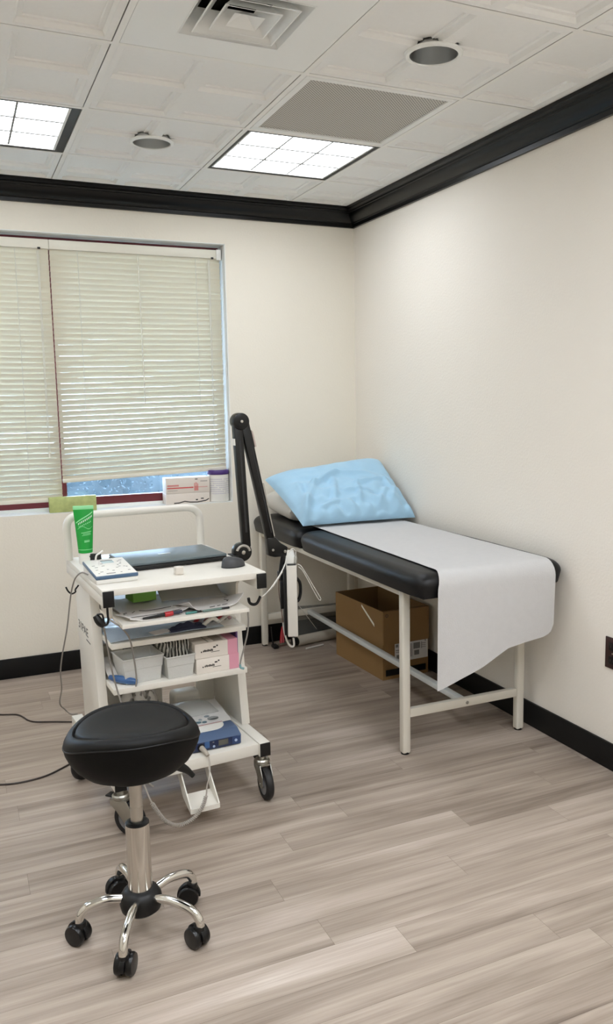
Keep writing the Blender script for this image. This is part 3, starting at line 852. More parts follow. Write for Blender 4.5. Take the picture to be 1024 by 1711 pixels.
# cardboard box under the table
def cardboard_box():
    A = Vector((-0.308, -0.917, 0)); Bk = Vector((-0.331, -0.402, 0))
    ex = Vector((0.27, 0.012, 0)); ey = Bk-A
    t = thing('cardboard_box', 'open brown cardboard box on the floor under the exam table', 'box', A+(ex+ey)/2)
    h, th = 0.356, 0.006
    def wall(p, d, nrm, z0, z1, name, m):
        b = MB(); p = Vector(p); nrm = nrm.normalized()*th
        pts = [p, p+d, p+d+nrm, p+nrm]
        bm = b.bm
        lo = [bm.verts.new((x.x, x.y, z0)) for x in pts]; hi = [bm.verts.new((x.x, x.y, z1)) for x in pts]
        bm.faces.new(lo[::-1]); bm.faces.new(hi)
        for k in range(4): bm.faces.new((lo[k], lo[(k+1) % 4], hi[(k+1) % 4], hi[k]))
        bmesh.ops.recalc_face_normals(bm, faces=bm.faces)
        return b.build(name, m, t, smooth=0)
    wall(A, ey, ex, 0.0005, h, 'side_wall', CARD)
    f = wall(A+ex.normalized()*th, ex-ex.normalized()*2*th, ey, 0.0005, h, 'front_wall', CARD)
    wall(A+ex-ex.normalized()*th, ey, ex, 0.0005, h, 'side_wall', CARD)
    wall(A+ey-ey.normalized()*th+ex.normalized()*th, ex-ex.normalized()*2*th, ey, 0.0005, h, 'back_wall', CARD)
    b = MB(); P = A+ex.normalized()*th+ey.normalized()*th
    c = A+(ex+ey)/2
    b.box((c.x, c.y, 0.005), (ex.length-2*th, ey.length-2*th, 0.008), rz=math.atan2(ex.y, ex.x)); b.build('bottom', CARD_SHADED, t, smooth=0)
    wall(A-ey.normalized()*0.0075, ex, ey, 0.185, h-0.002, 'front_flap', CARD)
    # front face marks: shipping label, dark band, ring mark
    fx = ex.normalized(); fy = -ey.normalized()
    def on_front(x0, x1, z0, z1, m, name, lift=0.0006):
        b = MB()
        p = [A+fx*x0+fy*(lift+0.0085), A+fx*x1+fy*(lift+0.0085)]
        b.quad((p[0].x, p[0].y, z0), (p[1].x, p[1].y, z0), (p[1].x, p[1].y, z1), (p[0].x, p[0].y, z1))
        return b.build(name, m, t, smooth=0)
    lb = on_front(0.065, 0.262, 0.088, 0.183, PAPER, 'shipping_label')
    rnd = random.Random(4); b = MB()
    for (xa, xb, za, zb) in [(0.07, 0.085, 0.19, 0.205), (0.09, 0.1, 0.185, 0.205), (0.105, 0.12, 0.19, 0.207), (0.07, 0.13, 0.172, 0.176), (0.07, 0.125, 0.163, 0.166), (0.075, 0.09, 0.13, 0.15),
                             (0.15, 0.155, 0.13, 0.2), (0.158, 0.162, 0.13, 0.2), (0.166, 0.168, 0.13, 0.2), (0.175, 0.215, 0.168, 0.2), (0.18, 0.21, 0.135, 0.16), (0.222, 0.25, 0.19, 0.193), (0.222, 0.25, 0.18, 0.183), (0.222, 0.25, 0.17, 0.173), (0.222, 0.226, 0.165, 0.2), (0.244, 0.25, 0.2, 0.21)]:
        za -= 0.026; zb -= 0.026
        p = [A+fx*xa+fy*0.0095, A+fx*xb+fy*0.0095]
        b.quad((p[0].x, p[0].y, za), (p[1].x, p[1].y, za), (p[1].x, p[1].y, zb), (p[0].x, p[0].y, zb))
    b.build('printing', GREY_INK, lb, smooth=0)
    on_front(0.012, 0.25, 0.022, 0.055, BLACK_PLASTIC, 'tape_band')
    rg = MB()
    cpt = A+fx*0.02+fy*0.0086
    rg.tube([(cpt.x+fx.x*0.007*math.cos(a), cpt.y+fx.y*0.007*math.cos(a), 0.335+0.007*math.sin(a)) for a in [2*PI*k/16 for k in range(16)]], 0.0012, n=6, smooth=1, closed=True)
    rg.build('ring_mark', INK, t)
    # sliver of light on the left face, painted as a bright strip
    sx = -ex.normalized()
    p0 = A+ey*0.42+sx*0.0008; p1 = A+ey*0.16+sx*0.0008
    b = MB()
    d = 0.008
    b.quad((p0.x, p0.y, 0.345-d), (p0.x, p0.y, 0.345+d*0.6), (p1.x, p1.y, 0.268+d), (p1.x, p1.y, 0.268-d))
    o = b.build('painted_light_sliver', mat('light_sliver_white', rgb(250, 246, 232), 0.3), t, smooth=0); o['label'] = 'bright sliver of light painted on the box side'
cardboard_box()

# paper roll on the floor behind
ra, rb = Vector((-0.47, -0.16, 0.03)), Vector((-0.14, -0.10, 0.03))
t = thing('paper_roll', 'beige roll of exam paper with dark end lying on floor behind the box', 'paper roll', (ra+rb)/2-Vector((0, 0, 0.03)))
MB().cyl(ra, rb, 0.0295, n=28).build('roll', mat('beige_roll_paper', rgb(186, 178, 164), 0.8), t)
d = (rb-ra).normalized()
MB().cyl(ra-d*0.03, ra+d*0.002, 0.024, n=24, bev=0.003).build('end_cap', BLACK_PLASTIC, t)
# other floor clutter by the far leg
b = MB().cyl((-0.585, -0.13, 0.012), (-0.47, -0.10, 0.012), 0.0075, n=12)
single(b, 'steel_rod', CHROME, 'short shiny steel rod on the floor beside the far table leg', 'rod', (-0.53, -0.115, 0.0))
t = thing('clamp', 'black clamp with tall handle on the floor against far table leg', 'clamp', (-0.60, -0.135, 0))
MB().box((-0.597, -0.135, 0.010), (0.03, 0.05, 0.018), bev=0.004).build('jaw', BLACK_PLASTIC, t)
MB().tube([(-0.603, -0.125, 0.015), (-0.607, -0.12, 0.06), (-0.610, -0.115, 0.12)], 0.005, n=8).build('handle', BLACK_PLASTIC, t)
t = thing('red_scissors', 'red handled scissors leaning behind the hanging monitor under the table', 'scissors', (-0.515, -0.06, 0))
b = MB(); b.tube([(-0.54, -0.08, 0.004), (-0.528, -0.06, 0.05), (-0.512, -0.04, 0.09)], 0.008, n=8); b.build('handle', RED_PLASTIC, t)
b = MB(); b.tube([(-0.525, -0.08, 0.004), (-0.518, -0.06, 0.05), (-0.508, -0.04, 0.09)], 0.007, n=8); b.build('handle', RED_PLASTIC, t)
MB().box((-0.505, -0.035, 0.115), (0.012, 0.004, 0.06)).build('blade', STEEL, t)
# clear plastic sleeve with a white pen standing at the wall
def sleeve(u, v):
    return Vector((-0.46+0.36*u, -0.020-0.03*(1-v)-0.008*math.sin(5*u), 0.002+0.20*v-0.02*u*v))
single(MB().grid(sleeve, 16, 8, thick=0.0006), 'plastic_sleeve', clear_mat('smoky_sleeve', rgb(120, 120, 116), 0.35), 'clear plastic sleeve leaning on the wall behind the paper roll', 'plastic sleeve', (-0.3, -0.03, 0.002))
b = MB().cyl((-0.45, -0.245, 0.005), (-0.33, -0.215, 0.005), 0.0045, n=10)
single(b, 'white_pen', WHITE_PLASTIC, 'white pen on the floor in front of the paper roll', 'pen', (-0.39, -0.23, 0))

# ------------------------------------------------------------------ trolley (cart)
t = thing('equipment_cart', 'white metal medical trolley with shelves and push handle by the window', 'trolley', (0, 0.3, 0), frame='cart')
CART = t
CWd, CD = 0.28, 0.645
TOPZ = 0.820
# top and base are side rails with plates between
MB().box2((-CWd, 0.003, TOPZ-0.022), (CWd, CD, TOPZ), bev=0.002).build('top_plate', WHITE_PAINT, t)
for sx in (-1, 1):
    r_ = MB().box2((sx*CWd, 0.002, TOPZ-0.056), (sx*(CWd-0.036), CD, TOPZ-0.022), bev=0.002).build('top_rail', WHITE_PAINT, t)
    MB().box2((sx*(CWd-0.001), -0.004, TOPZ-0.056), (sx*(CWd-0.036), 0.002, TOPZ-0.004), bev=0.001).build('end_cap', BLACK_PLASTIC, r_)
    b_ = MB().box2((sx*(CWd-0.002), 0.002, 0.152), (sx*(CWd-0.042), CD-0.01, 0.202), bev=0.002).build('base_rail', WHITE_PAINT, t)
    MB().box2((sx*(CWd-0.003), -0.004, 0.153), (sx*(CWd-0.041), 0.002, 0.201), bev=0.001).build('end_cap', BLACK_PLASTIC, b_)
MB().box2((-CWd+0.042, 0.012, 0.158), (CWd-0.042, 0.50, 0.198), bev=0.002).build('base_plate', WHITE_PAINT, t)
# the base sits slightly askew under the column
_piv = Vector((0.26, 0.0, 0)); _ang = R(1.9)
for o in list(t.children):
    if o.name.startswith('base_'):
        p = _piv-Vector(t['_b']); p.z = 0
        o.rotation_euler = (0, 0, _ang); q_ = Matrix.Rotation(_ang, 3, 'Z') @ p
        o.location = p-q_
# side panels: slanted front edges
def side_panel(sx):
    poly = [(0.195, 0.202), (0.505, 0.202), (0.552, TOPZ-0.057), (0.285, TOPZ-0.057)]
    M = Matrix(((0, 0, 1, 0), (1, 0, 0, 0), (0, 1, 0, 0), (0, 0, 0, 1)))
    x0 = -0.268 if sx < 0 else 0.246
    b = MB().prism(poly, 0.032, Matrix.Translation((x0, 0, 0)) @ M, bev=0.002)
    return b.build('side_panel', WHITE_PAINT, t)
pl = side_panel(-1); side_panel(1)
# lettering on the left panel
_tb = cart_x(131.5, 1046.5, -0.2683); _ul, _ur = cart_x(144.5, 1067.5, -0.2683), cart_x(151, 1074.5, -0.2683)
Mx = Matrix(((0, 0, -1, -0.2683), (-1, 0, 0, _tb.y), (0, 1, 0, _tb.z), (0, 0, 0, 1)))
tm = text_mesh('31PAE', 0.045, Mx @ Matrix.Diagonal((1.5, 1.0, 1, 1)))
tm.box2((-0.2688, _ur.y, _ul.z-0.004), (-0.2682, _ul.y, _ul.z))
tm.build('lettering', INK, pl, smooth=0)
# shelves
def shelf(z, y0, y1, x0, x1, th=0.02, name='shelf', lip=0.0):
    b = MB().box2((x0, y0, z-th), (x1, y1, z), bev=0.0015)
    return b.build(name, WHITE_PAINT, t)
SH1, SH2, SH3 = 0.700, 0.606, 0.449
shelf(SH1, 0.0, 0.50, -0.222, 0.214, 0.014, 'pull_out_tray')
shelf(SH2, 0.118, 0.50, -0.2355, 0.2445, 0.018)
shelf(SH3, 0.118, 0.50, -0.2355, 0.2445, 0.020)
# bracket plates that carry the tray
M = Matrix(((0, 0, 1, 0), (1, 0, 0, 0), (0, 1, 0, 0), (0, 0, 0, 1)))
for x in (-0.232, 0.215):
    MB().prism([(0.09, TOPZ-0.024), (0.36, TOPZ-0.024), (0.36, 0.69), (0.14, 0.69), (0.13, 0.76)], 0.010, Matrix.Translation((x, 0, 0)) @ M, bev=0.001).build('tray_bracket', WHITE_PAINT, t)
# inner back panel and post
MB().box2((-0.20, 0.50, 0.199), (0.03, 0.515, 0.428)).build('back_panel', WHITE_PAINT, t, smooth=0)
MB().box2((0.17, 0.505, 0.199), (0.245, 0.52, 0.428)).build('back_post', WHITE_PAINT, t, smooth=0)
# push handle
hz, hy = 0.985, 0.60
MB().tube([(-0.275, hy, TOPZ-0.0), (-0.277, hy, 0.90), (-0.278, hy, 0.945), (-0.268, hy, 0.972), (-0.24, hy, hz), (-0.15, hy, hz+0.002), (0.14, hy, hz+0.002), (0.205, hy, hz-0.002), (0.235, hy, 0.962), (0.243, hy, 0.93), (0.243, hy, TOPZ)], 0.0145, n=18, smooth=8).build('push_handle', WHITE_PAINT, t)
# hooks
def hook(pts, r=0.0045): return MB().tube(pts, r, n=10, smooth=6).build('hook', BLACK_PLASTIC, t)
h1 = [cart_y(u, v, 0.02) for u, v in ((179, 1012), (180, 1028), (181, 1036), (179, 1043), (173, 1045), (168, 1040), (166, 1034))]
hook(h1, 0.0038)
h2 = [cart_y(u, v, 0.06) for u, v in ((415, 999), (417, 1007), (423, 1010), (429, 1008), (433, 1001), (435, 996))]
hook(h2, 0.0052)
h3 = [Vector((-0.281, 0.40, 0.762))]+[cart_y(u, v, 0.40) for u, v in ((126, 985), (126, 989), (120, 992), (114, 988), (110, 981))]
hook(h3, 0.003)
# pedal tray under the base
def pedal_tray():
    x0, x1 = -0.044, 0.05
    M = Matrix(((0, 0, 1, 0), (1, 0, 0, 0), (0, 1, 0, 0), (0, 0, 0, 1)))
    b = MB()
    fl = [(-0.082, 0.050), (0.0, 0.0745), (0.0, 0.0805), (-0.082, 0.056)]
    b.prism(fl, x1-x0, Matrix.Translation((x0, 0, 0)) @ M)
    for x in (x0-0.004, x1):
        b.prism([(-0.085, 0.048), (0.0, 0.0735), (0.06, 0.140), (0.06, 0.158), (0.025, 0.158), (-0.085, 0.066)], 0.004, Matrix.Translation((x, 0, 0)) @ M)
    b.prism([(-0.086, 0.048), (-0.082, 0.048), (-0.082, 0.064), (-0.086, 0.064)], x1-x0, Matrix.Translation((x0, 0, 0)) @ M)
    o = b.build('pedal_tray', WHITE_PAINT, t, smooth=0)
pedal_tray()
# castors
def castor(px, py, ang, rear=False):
    """swivel castor; ang is the rolling direction in cart axes"""
    wr = 0.058
    d = Vector((math.cos(ang), math.sin(ang), 0)); nrm = Vector((-d.y, d.x, 0))
    P = Vector((px, py, 0)); C = P+d*0.034+Vector((0, 0, wr))
    b = MB()
    b.cyl(P+Vector((0, 0, 0.136)), P+Vector((0, 0, 0.150)), 0.013, n=20)
    b.lathe([(0, 0.139), (0.024, 0.139), (0.028, 0.134), (0.028, 0.126), (0.024, 0.121), (0.0, 0.121)], 28, Matrix.Translation(P))
    # fork cheeks
    Mr = Matrix.Translation(P) @ Matrix((( d.x, 0, nrm.x, 0), (d.y, 0, nrm.y, 0), (0, 1, 0, 0), (0, 0, 0, 1)))
    cheek = [(-0.028, 0.126), (0.034, 0.126), (0.056, 0.090), (0.052, 0.052), (0.038, 0.044), (0.024, 0.050), (-0.006, 0.086), (-0.028, 0.104)]
    for s_ in (-0.021, 0.018): b.prism(cheek, 0.003, Mr @ Matrix.Translation((0, 0, s_)), bev=0.0008)
    b.prism([(-0.026, 0.120), (0.032, 0.120), (0.032, 0.126), (-0.026, 0.126)], 0.042, Mr @ Matrix.Translation((0, 0, -0.021)))
    root = b.build('castor', ZINC, t)
    q_ = Matrix.Translation(C) @ Vector((0, 0, 1)).rotation_difference(nrm).to_matrix().to_4x4()
    MB().lathe([(0.038, -0.013), (0.046, -0.0145), (0.054, -0.012), (0.058, -0.006), (0.058, 0.006), (0.054, 0.012), (0.046, 0.0145), (0.038, 0.013), (0.038, -0.013)], 40, q_).build('tyre', RUBBER, root)
    MB().lathe([(0.0, -0.0155), (0.012, -0.0155), (0.014, -0.010), (0.032, -0.009), (0.0385, -0.012), (0.0385, 0.012), (0.032, 0.009), (0.014, 0.010), (0.012, 0.0155), (0, 0.0155)], 32, q_).build('hub', GREY_HUB, root)
    MB().cyl(C-nrm*0.024, C+nrm*0.024, 0.005, n=12).build('axle', ZINC, root)
    b = MB(); a0 = P-d*0.02+Vector((0, 0, 0.128))
    b.box(P-d*0.036+Vector((0, 0, 0.128)), (0.03, 0.03, 0.006), rz=ang, bev=0.002); b.build('brake_pedal', BLACK_PLASTIC, root)
castor(0.252, 0.020, R(-92))
castor(-0.256, -0.001, R(-50))
castor(-0.264, 0.50, R(-140))
castor(0.255, 0.60, R(-60))

# ------------------------------------------------------------------ things on the cart top
G = 0.0006
ZT0 = TOPZ+G
def rotbox(mb, cx, cy, z0, z1, w, d, rz, bev=0.002, seg=2):
    return mb.box((cx, cy, (z0+z1)/2), (w, d, z1-z0), rz=rz, bev=bev, seg=seg)
# laptop
LC = (0.042, 0.378); LR = R(3.5)
t = thing('laptop', 'closed dark laptop lying on the trolley top', 'laptop', (*LC, ZT0), frame='cart')
rotbox(MB(), *LC, ZT0+0.002, ZT0+0.017, 0.372, 0.246, LR, 0.003).build('base', BLACK_PLASTIC, t)
rotbox(MB(), *LC, ZT0+0.018, ZT0+0.027, 0.370, 0.246, LR, 0.003, 3).build('lid', LAPTOP_LID, t)
b = MB()
for sx in (-0.15, 0.15):
    for sy in (-0.1, 0.1): b.box((LC[0]+sx, LC[1]+sy, ZT0+0.001), (0.02, 0.01, 0.002), rz=LR)
b.build('foot_pad', RUBBER, t, smooth=0)
b = MB(); b.box((LC[0]-0.01, LC[1]+0.01, ZT0+0.0272), (0.048, 0.016, 0.0006), rz=LR, bev=0.0002); b.build('badge', STEEL, t)
# mouse
MC = Vector((0.215, 0.150, ZT0))
def mouse_fn(a, b_):
    u, v = 2*a-1, 2*b_-1
    ux, vy = u*math.sqrt(1-v*v/2), v*math.sqrt(1-u*u/2)
    x, y = 0.046*ux, 0.032*vy
    r2 = ux*ux+vy*vy
    z = 0.034*(max(0, 1-r2*r2))**0.5*(1-0.22*ux)
    if abs(vy) < 0.45 and -0.2 < ux < 0.75: z -= 0.0025*(1-(vy/0.45)**2)*math.sin(PI*(ux+0.2)/0.95)
    c, s_ = math.cos(R(12)), math.sin(R(12))
    return MC+Vector((c*x-s_*y, s_*x+c*y, z+0.001))
t = thing('computer_mouse', 'charcoal mouse by the right edge of the trolley top', 'mouse', MC, frame='cart')
mb = MB(); mb.grid(mouse_fn, 32, 32)
mb.build('shell', MOUSE_GREY, t, smooth=60)
c, s_ = math.cos(R(12)), math.sin(R(12))
MB().lathe([(0, 0), (0.046, 0), (0.046, 0.003), (0, 0.003)], 32, Matrix.Translation(MC) @ Matrix.Rotation(R(12), 4, 'Z') @ Matrix.Diagonal((1, 0.70, 1, 1))).build('base', BLACK_PLASTIC, t)
# control unit
UC = (-0.211, 0.195); UR = R(1.5)
t = thing('control_unit', 'white control unit with blue edge and printed keys on the trolley corner', 'control unit', (*UC, ZT0), frame='cart')
def wedge(w0, d0, zf0, zf1, zb0, zb1, bev=0.002):
    poly = [(-d0/2, zf0), (d0/2, zb0), (d0/2, zb1), (-d0/2, zf1)]
    Mw = Matrix(((0, 0, 1, 0), (1, 0, 0, 0), (0, 1, 0, 0), (0, 0, 0, 1)))
    Mb = Matrix.Translation((UC[0], UC[1], ZT0)) @ Matrix.Rotation(UR, 4, 'Z') @ Matrix.Translation((-w0/2, 0, 0)) @ Mw
    return MB().prism(poly, w0, Mb, bev=bev)
wedge(0.136, 0.192, 0.0, 0.014, 0.0, 0.034).build('base', WHITE_PLASTIC, t)
wedge(0.140, 0.196, 0.0142, 0.0262, 0.0342, 0.046, 0.003).build('blue_band', BLUE_PLASTIC, t)['label'] = 'steel blue band'
fc = wedge(0.134, 0.188, 0.0255, 0.0280, 0.0455, 0.048, 0.0008).build('face_plate', WHITE_PLASTIC, t)
def on_unit(x, y, w, d, m, name, parent, h=0.0008):
    """flat key or print on the sloping face; x, y in unit axes"""
    sl = math.atan2(0.020, 0.188)
    z = 0.0280+0.020*(y+0.094)/0.188
    Mu = Matrix.Translation((UC[0], UC[1], ZT0)) @ Matrix.Rotation(UR, 4, 'Z') @ Matrix.Translation((x, y, z)) @ Matrix.Rotation(sl, 4, 'X')
    return MB().box((0, 0, 0), (w, d, h), M=Mu).build(name, m, parent, smooth=0)
sc = on_unit(0.005, 0.056, 0.040, 0.034, mat('lcd_grey', rgb(176, 196, 200), 0.2), 'screen', fc)
on_unit(0.005, 0.069, 0.040, 0.006, INK, 'screen_bar', fc, 0.0012)
rnd = random.Random(9)
for (x, y) in [(-0.05, 0.02), (-0.045, 0.0), (-0.05, -0.03), (-0.04, -0.055), (-0.052, -0.07), (-0.02, 0.01), (-0.015, -0.035), (0.0, -0.05), (0.03, 0.01), (0.04, 0.02), (0.03, -0.01), (0.02, -0.02), (0.045, -0.015), (0.052, -0.02), (0.04, 0.05), (0.05, 0.06), (0.045, 0.035), (0.02, -0.075), (0.05, -0.06), (-0.02, 0.035)]:
    on_unit(x, y, rnd.choice((0.008, 0.01, 0.006)), rnd.choice((0.004, 0.005)), GREY_INK, 'key', fc)
on_unit(-0.015, -0.078, 0.03, 0.005, INK, 'lettering', fc)
# two black plugs standing behind the unit
for k, (u, v0, v1) in enumerate(((156, 942, 931), (165, 943, 930))):
    p = cart_y(u, v0, 0.295); p.z = ZT0
    pt = cart_y(u, v1, 0.295); pt.z += 0.012
    t = thing('cable_plug', ('black plug standing behind the control unit, nearer the green tube', 'black plug with white band behind control unit, nearer the laptop')[k], 'plug', p, frame='cart')
    MB().cyl(p, Vector((p.x, p.y, pt.z)), 0.0105, 0.0095, n=14, bev=0.002).build('plug_body', BLACK_PLASTIC, t)
    if k: MB().tube([(p.x-0.012, p.y-0.004, ZT0+0.003), (p.x-0.010, p.y-0.010, pt.z-0.01), (p.x+0.004, p.y-0.012, pt.z+0.002), (p.x+0.014, p.y-0.008, pt.z+0.008)], 0.0035, n=8).build('band', WHITE_PLASTIC, t)
    else: MB().cyl((p.x-0.010, p.y, pt.z-0.012), (p.x, p.y, pt.z-0.008), 0.006, n=10).build('side_stub', BLACK_PLASTIC, t)
# green gel tube, standing on its cap
GC = Vector((-0.232, 0.50, ZT0))
t = thing('gel_tube', 'tall green gel tube standing on its white cap on the trolley', 'tube', GC, frame='cart')
MB().lathe([(0, 0), (0.024, 0), (0.0255, 0.003), (0.0245, 0.040), (0.0, 0.041)], 28, Matrix.Translation(GC)).build('cap', WHITE_PLASTIC, t)
TR_ = Matrix.Translation(GC) @ Matrix.Rotation(R(-14), 4, 'Z')
def tube_pt(a, f, grow=0.0):
    z = 0.041+f*0.168
    rx = 0.0255+(0.036-0.0255)*min(1, f*1.05); ry = 0.0255*(1-f)**0.8+0.0016
    return TR_ @ Vector(((rx+grow)*math.cos(a), (ry+grow)*math.sin(a), z))
mb = MB(); bm = mb.bm; rows = []
for k in range(15):
    rows.append([bm.verts.new(tube_pt(2*PI*j/40, k/14*0.95)) for j in range(40)])
for A, B in zip(rows, rows[1:]):
    for j in range(40): bm.faces.new((A[j], A[(j+1) % 40], B[(j+1) % 40], B[j]))
bm.faces.new(rows[0][::-1]); bm.faces.new(rows[-1]); bmesh.ops.recalc_face_normals(bm, faces=bm.faces)
body = mb.build('tube_body', GREEN_TUBE, t, smooth=60)
e0 = [tube_pt(a, 0.955) for a in (PI, 0)]
b = MB(); mid = (e0[0]+e0[1])/2
b.box(mid+Vector((0, 0, 0.006)), (0.073, 0.004, 0.014), rz=R(-14), bev=0.001); b.build('crimp_seal', MINT, t)['label'] = 'pale mint crimped end'
def decal(pts, m, name):
    """strip following the tube front; pts are (angle, f, half height f)"""
    b = MB(); bm = b.bm
    lo = [bm.verts.new(tube_pt(R(a), f-h_, 0.0006)) for a, f, h_ in pts]; hi = [bm.verts.new(tube_pt(R(a), f+h_, 0.0006)) for a, f, h_ in pts]
    for k in range(len(pts)-1): bm.faces.new((lo[k], lo[k+1], hi[k+1], hi[k]))
    b.build(name, m, body, smooth=0)
N_ = 14
decal([(215+k*9, 0.66+0.018*k, 0.012) for k in range(N_)], MINT, 'swoosh')
for k in range(9): decal([(233+k*11, 0.635+0.020*k, 0.022), (238+k*11, 0.645+0.020*k, 0.022)], mat('white_print', rgb(225, 240, 225), 0.4), 'lettering')
for k in range(8): decal([(236+k*11, 0.575+0.015*k, 0.013), (241+k*11, 0.580+0.015*k, 0.013)], MINT, 'lettering')
decal([(225+k*9, 0.555+0.03*math.sin(k*0.7-1.2), 0.004) for k in range(13)], MINT, 'wave_line')
decal([(250+k*9, 0.44+0.004*k, 0.006) for k in range(9)], MINT, 'print_line')
decal([(262+k*9, 0.415+0.003*k, 0.005) for k in range(7)], MINT, 'print_line')
decal([(255+k*9, 0.385+0.003*k, 0.004) for k in range(8)], MINT, 'print_line')
decal([(268+k*8, 0.27+0.002*k, 0.006) for k in range(6)], MINT, 'print_line')
decal([(268+k*8, 0.245+0.002*k, 0.008) for k in range(6)], MINT, 'print_line')
decal([(185+k*9, 0.075, 0.005) for k in range(20)], MINT, 'base_line')
# frosted cube
p = Vector((0.005, 0.118, ZT0))
single(MB().box(p+Vector((0, 0, 0.014)), (0.029, 0.026, 0.028), bev=0.004, seg=3), 'frosted_cube', FROST, 'tiny frosted plastic cube in the middle of the trolley top', 'plastic cube', p, frame='cart')

# ------------------------------------------------------------------ shelf contents
def sheet(name, label, cat, cx, cy, z, w, d, rz, m, curl=0.0, group=None, th=0.0012, tilt=0.0, smooth=40):
    def fn(a, b_):
        x, y = (a-0.5)*w, (b_-0.5)*d
        zz = z+0.0002+curl*(max(0, abs(2*a-1)-0.55))**2*3*(1-b_)+tilt*b_
        c, s_ = math.cos(rz), math.sin(rz)
        return Vector((cx+c*x-s_*y, cy+s_*x+c*y, zz))
    return single(MB().grid(fn, 16, 8, thick=-th), name, m, label, cat, (cx, cy, z), group=group, frame='cart', smooth=smooth)
Z1 = SH1+G
sheet('paper_stack', 'stack of white forms across the pull-out tray', 'paper', -0.02, 0.20, Z1, 0.36, 0.34, R(3), PAPER, curl=0.02, th=-0.004)
sheet('envelope', 'long white envelope at the front left of the pull-out tray', 'envelope', -0.10, 0.085, Z1+0.0065, 0.22, 0.10, R(8), mat('envelope_paper', rgb(226, 222, 220), 0.7), curl=0.02, th=-0.0015)
sheet('booklet', 'white booklet with curled pages at the front right of the pull-out tray', 'booklet', 0.10, 0.10, Z1+0.0065, 0.21, 0.13, R(9), PAPER, curl=0.06, th=-0.0015)
sheet('loose_sheet', 'grey-white sheet leaning up at the back right of the pull-out tray', 'paper', 0.09, 0.32, Z1+0.008, 0.22, 0.22, R(-6), mat('grey_sheet', rgb(196, 194, 190), 0.7), tilt=0.05, th=-0.001)
for _o, _pts in ((bpy.data.objects['envelope'], [[(-0.09, 0.015), (-0.088, 0.035), (-0.075, 0.04)], [(-0.06, 0.03), (-0.045, 0.046)], [(-0.03, 0.044), (-0.01, 0.030), (0.03, 0.026), (0.08, 0.030)], [(-0.09, -0.03), (0.0, -0.034), (0.09, -0.03)]]),
                 (bpy.data.objects['booklet'], [[(-0.02, -0.05), (0.0, -0.049)], [(0.01, -0.048), (0.022, -0.047)], [(0.03, -0.047), (0.055, -0.045)], [(0.07, -0.01), (0.086, 0.012), (0.084, 0.04)], [(0.06, -0.02), (0.074, 0.0), (0.072, 0.02)]])):
    _b = MB()
    for _p in _pts: _b.tube([(x, y, 0.0022+0.02*max(0, abs(x)/0.105-0.55)**2*(3 if _o.name == 'booklet' else 1)*(0.5-y/0.13)) for x, y in _p], 0.0011, n=6, smooth=4)
    _c = _b.build('printing', INK, None, base=(0, 0, 0)); _c.parent = _o; _c.rotation_euler = (0, 0, R(8.5))
single(MB().box((-0.085, 0.30, Z1+0.0315), (0.085, 0.085, 0.05), rz=R(5), bev=0.001), 'note_block', NOTE_GREEN, 'block of green note paper under the trolley top', 'note pad', (-0.085, 0.30, Z1+0.0065), frame='cart')
t = thing('red_banded_pen', 'black pen with a red grip lying at the front edge of the pull-out tray', 'pen', (-0.02, 0.022, Z1+0.001), frame='cart')
pa, pb = cart_y(240, 1032, 0.03), cart_y(295, 1016, 0.03)
zz = Z1+0.0066
pa = Vector((-0.15, 0.022, zz)); pb = Vector((-0.03, 0.030, zz+0.004))
dv = pb-pa
MB().cyl(pa, pa+dv*0.62, 0.0035, 0.0055, n=12).build('barrel', BLACK_PLASTIC, t)
MB().cyl(pa+dv*0.62, pa+dv*0.86, 0.0085, n=14, bev=0.002).build('grip', RED_PLASTIC, t)['label'] = 'red grip'
MB().cyl(pa+dv*0.86, pb+dv*0.12, 0.006, n=12).build('cap', mat('navy_cap', rgb(36, 40, 60), 0.4), t)
for k, (x0, x1, mm, lb) in enumerate(((-0.005, 0.05, TEAL, 'short teal pen next to the red banded pen'), (0.055, 0.15, mat('grey_green_pen', rgb(96, 120, 112), 0.4), 'grey-green pen under the booklet edge on the tray'))):
    a, b2 = Vector((x0, 0.022, Z1+0.0045)), Vector((x1, 0.026, Z1+0.0045))
    tt = thing('pen', lb, 'pen', (a+b2)/2-Vector((0, 0, 0.0045)), 'pens along the tray edge', frame='cart')
    MB().cyl(a, a+(b2-a)*0.7, 0.004, n=10).build('barrel', mm, tt); MB().cyl(a+(b2-a)*0.7, b2, 0.0036, n=10).build('cap', BLACK_PLASTIC, tt)
# middle shelf
Z2 = SH2+G
def film(a, b_):
    x = -0.235+0.40*a; y = 0.128+0.33*b_
    return Vector((x, y, Z2+0.004+0.022*math.sin(PI*a)**0.5*math.sin(PI*min(1, b_*1.2+0.02))**0.5*(0.6+0.4*noise.noise((a*3, b_*3, 0)))))
mbf = MB().grid(film, 36, 24, thick=-0.0016)
single(mbf, 'plastic_pack', BLUE_FILM, 'pale blue plastic film pack spread over the second shelf', 'plastic pack', (-0.03, 0.29, Z2), frame='cart', smooth=60)
def cloth(cx, cy, w, d, h, seed, z0):
    def fn(a, b_):
        u, v = 2*a-1, 2*b_-1
        e = max(0, (1-u*u)*(1-v*v))
        return Vector((cx+w*u/2*(1+0.15*noise.noise((v*2, seed, 0))), cy+d*v/2*(1+0.15*noise.noise((u*2, seed, 3))), z0+0.001+h*e**0.5*(0.75+0.6*noise.noise((u*2.5+seed, v*2.5, 0)))))
    m = MB(); m.grid(fn, 30, 24, thick=-0.001); return m
single(cloth(0.035, 0.155, 0.13, 0.05, 0.026, 3.3, Z2+0.0045), 'dark_cloth', DARK_CLOTH, 'crumpled dark navy strap bundle at the front of the second shelf', 'strap bundle', (0.03, 0.165, Z2+0.004), frame='cart', smooth=60)
